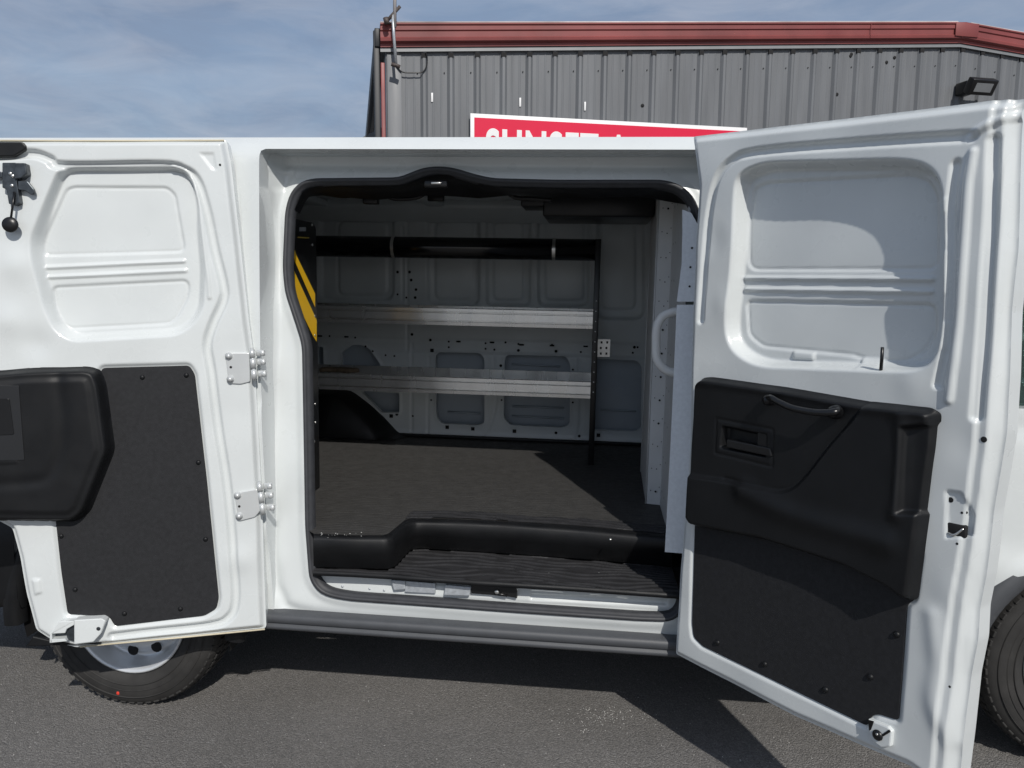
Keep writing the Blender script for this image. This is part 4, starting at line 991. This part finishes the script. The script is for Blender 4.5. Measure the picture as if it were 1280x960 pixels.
# annexe at the left
ua, va = BP.uv(472, 148, -1.5); ub, vb = BP.uv(436, 168, -1.5)
mb = OffMB(); pl = Plane(BP.P(0, 0, -1.5), BP.n, world=True)
sl = (va-vb)/(ua-ub); uc = ua-2.5
mb.prism(Plane(BP.P(0, 0, -1.5), BP.n), [(ua+.25, 0), (ua+.25, va+.0), (uc, va-sl*2.5-.05), (uc, 0)], -4, 0); mb.build('annexe', material('annexe_grey', (.13, .14, .15), .6, var=.1), bld)
# patches, holes
mb = OffMB()
for px, py in ((540, 122), (650, 128), (731, 133)):
    u, v = BP.uv(px, py); mb.box(BP.P(u, v, .010), .022, .006, .10, ax=(BP.u*.98+BP.v*.1, BP.n, BP.v), bev=.002)
mb.build('bare_patch', WHITEM, bld)
mb = OffMB()
for px, py in ((803, 132), (1063, 70), (1064, 68), (1118, 72), (1046, 118), (1226, 83), (1108, 78)):
    u, v = BP.uv(px, py); mb.lathe(BP.P(u, v, .006), BP.n, [(.022, 0), (.02, .003), (.0001, .004)], 9)
u = uL+.35
while u < uR+2:
    mb.lathe(BP.P(u, zroof(u)-.32, .006), BP.n, [(.007, 0), (.007, .006), (.0001, .008)], 7)
    u += .305
mb.build('screw', DARK, bld)
mb = OffMB(); k_ = 0
for a in np.arange(uL+.02, uE-.3, .305): mb.box(BP.P(a+.10, zroof(a)-.125, .020), .06, .03, .05, ax=(BP.u, BP.n, BP.v))
mb.build('closure_strip', DARK, bld)
# sign
sg = thing('wall_sign', 'red sign with white border and white capitals on the ribbed wall', 'sign', tuple(map(float, BP.P(0, 0, .06))))
so_ = BP.P(0, 0, .06)
s0, sv = BP.uv(588, 141.5, .08); s1, _ = BP.uv(934, 160, .08); sh_ = 1.05; print('sign', s0, s1, sv, _)
s1 = s0+ (s1-s0)
class SMB(MB):
    def build(s, *a, **k):
        s.v = [tuple(np.array(p)-so_) for p in s.v]; return MB.build(s, *a, **k)
ax3 = (BP.u, BP.n, BP.v)
mb = SMB(); mb.box(BP.P((s0+s1)/2, sv-sh_/2, .065), s1-s0, .03, sh_, ax=ax3, bev=.003); mb.build('frame', WHITEM, sg)
mb = SMB(); mb.box(BP.P((s0+s1)/2, sv-sh_/2, .081), s1-s0-.09, .006, sh_-.09, ax=ax3); mb.build('face', SIGNR, sg)
fc = bpy.data.curves.new('t', 'FONT'); fc.body = 'SUNSET A'; fc.size = .50; fc.extrude = .003; fc.offset = .016; fc.space_character = 1.12; fc.align_x = 'LEFT'
to = bpy.data.objects.new('t', fc); COL.objects.link(to); bpy.context.view_layer.update()
me = bpy.data.meshes.new_from_object(to.evaluated_get(bpy.context.evaluated_depsgraph_get())); bpy.data.objects.remove(to)
xs_ = [v.co.x for v in me.vertices]; ys_ = [v.co.y for v in me.vertices]
tu0, tv0 = BP.uv(607.5, 160.0, .086); tu1 = BP.uv(748, 166, .086)[0]
# cap height read from the sign; width from the visible letter tops
wN = [v for v in xs_]; kx = 1.0
target_w = BP.uv(787, 167, .086)[0]-tu0; kx = target_w/(max(xs_)-min(xs_)); ky = 1.05
for v in me.vertices:
    p = BP.P(tu0+(v.co.x-min(xs_))*kx, tv0+(v.co.y-max(ys_))*ky, .086+v.co.z)-so_; v.co = Vector(p)
link('lettering', me, WHITEM, sg)
# floodlight
q = BP.P(*BP.uv(1226, 108, .25), .25)
fl_ = thing('wall_floodlight', 'black floodlight on the ribbed wall under the roof peak', 'floodlight', tuple(map(float, q)))
mb = MB(); A3 = np.array([BP.u, -(BP.n*.85-BP.v*.5), BP.v*.85+BP.n*.5]); 
mb.box((0, 0, 0), .38, .11, .20, ax=A3, bev=.015); mb.box(-BP.n*.14-BP.u*.10, .16, .20, .16, ax=ax3, bev=.02); mb.build('housing', BLKS, fl_)
mb = MB(); mb.box(-A3[1]*.056, .25, .004, .11, ax=A3); mb.build('lens', material('dull_lens', (.22, .23, .24), .35, var=.1), fl_)
# antenna mast on bracket
am = thing('antenna_mast', 'thin mast clamped to the left corner of the roof with dark bracket and cable', 'mast', tuple(map(float, BP.P(*BP.uv(492, 60, .18), .18))))
ao = BP.P(*BP.uv(492, 60, .18), .18)
def ap_(px, py, h=.18): return BP.P(*BP.uv(px, py, h), h)-ao
mb = MB(); mb.tube([ap_(495, 80), ap_(492, 40), ap_(491, 18)], .017, 10); mb.build('bracket_arm', GALV, am)
mb = MB(); pole = material('dull_pole', (.38, .36, .36), .5, var=.05); mb.tube([ap_(493.5, 34), ap_(493.5, -60)], .019, 10); mb.build('pole', pole, am)
mb = MB(); mb.tube([ap_(484, 26), ap_(491, 18), ap_(500, 8)], .018, 8); mb.tube([ap_(482, 22), ap_(484, 30)], .03, 8); mb.tube([ap_(489, 80), ap_(496, 82), ap_(500, 84)], .022, 8); mb.tube([ap_(481, 30, .12), ap_(488, 29, .12)], .012, 6); mb.build('clamp', material('rusty_clamp', (.07, .055, .05), .6, var=.4, scale=60), am)
mb = MB(); mb.tube(smooth_line([ap_(a, b, .05) for a, b in ((495, 82), (503, 90), (518, 91), (528, 90), (533, 83), (534, 72), (532, 65))]), .007, 6); mb.build('cable', BLKS, am)

# ================================================================= LIGHT
to_sun = np.array([.45, -1.06, 1.0]); to_sun /= np.linalg.norm(to_sun)
sl_ = bpy.data.lights.new('sun', 'SUN'); sl_.energy = 3.4; sl_.angle = math.radians(.6); sl_.color = (1, .96, .90)
so2 = bpy.data.objects.new('sun', sl_); COL.objects.link(so2); so2.rotation_euler = Vector(to_sun).to_track_quat('Z', 'Y').to_euler()
N = W.node_tree.nodes; L = W.node_tree.links; bg = N['Background']
sky = N.new('ShaderNodeTexSky'); sky.sky_type = 'NISHITA'; sky.sun_disc = False
sky.sun_elevation = math.asin(to_sun[2]); sky.sun_rotation = math.atan2(to_sun[0], to_sun[1]); sky.altitude = 100; sky.air_density = 1.1; sky.dust_density = 1.5
tc = N.new('ShaderNodeTexCoord'); mp = N.new('ShaderNodeMapping'); mp.inputs['Scale'].default_value = (1.2, 1.2, 4.2); L.new(tc.outputs['Generated'], mp.inputs['Vector'])
n1 = N.new('ShaderNodeTexNoise'); n1.inputs['Scale'].default_value = 3.0; n1.inputs['Detail'].default_value = 9; n1.inputs['Roughness'].default_value = .62; n1.inputs['Distortion'].default_value = .35; L.new(mp.outputs['Vector'], n1.inputs['Vector'])
rp = N.new('ShaderNodeValToRGB'); rp.color_ramp.elements[0].position = .40; rp.color_ramp.elements[1].position = .72
rp.color_ramp.elements[0].color = (.62, .62, .62, 1); rp.color_ramp.elements[1].color = (.95, .95, .95, 1); L.new(n1.outputs['Fac'], rp.inputs['Fac'])
n3 = N.new('ShaderNodeTexNoise'); n3.inputs['Scale'].default_value = 6.5; n3.inputs['Detail'].default_value = 10; n3.inputs['Roughness'].default_value = .6; n3.inputs['Distortion'].default_value = .6; L.new(mp.outputs['Vector'], n3.inputs['Vector'])
cr_ = N.new('ShaderNodeValToRGB'); cr_.color_ramp.elements[0].position = .35; cr_.color_ramp.elements[1].position = .75
cr_.color_ramp.elements[0].color = (1.95, 2.5, 3.55, 1); cr_.color_ramp.elements[1].color = (3.3, 3.65, 4.45, 1); L.new(n3.outputs['Fac'], cr_.inputs['Fac'])
mx = N.new('ShaderNodeMix'); mx.data_type = 'RGBA'; L.new(rp.outputs['Color'], mx.inputs['Factor']); L.new(sky.outputs['Color'], mx.inputs['A']); L.new(cr_.outputs['Color'], mx.inputs['B'])
L.new(mx.outputs['Result'], bg.inputs['Color']); bg.inputs['Strength'].default_value = .115
SC.view_settings.view_transform = 'Standard'; SC.view_settings.look = 'None'; SC.view_settings.gamma = 1; SC.view_settings.exposure = 0.0
SC.render.engine = 'CYCLES'
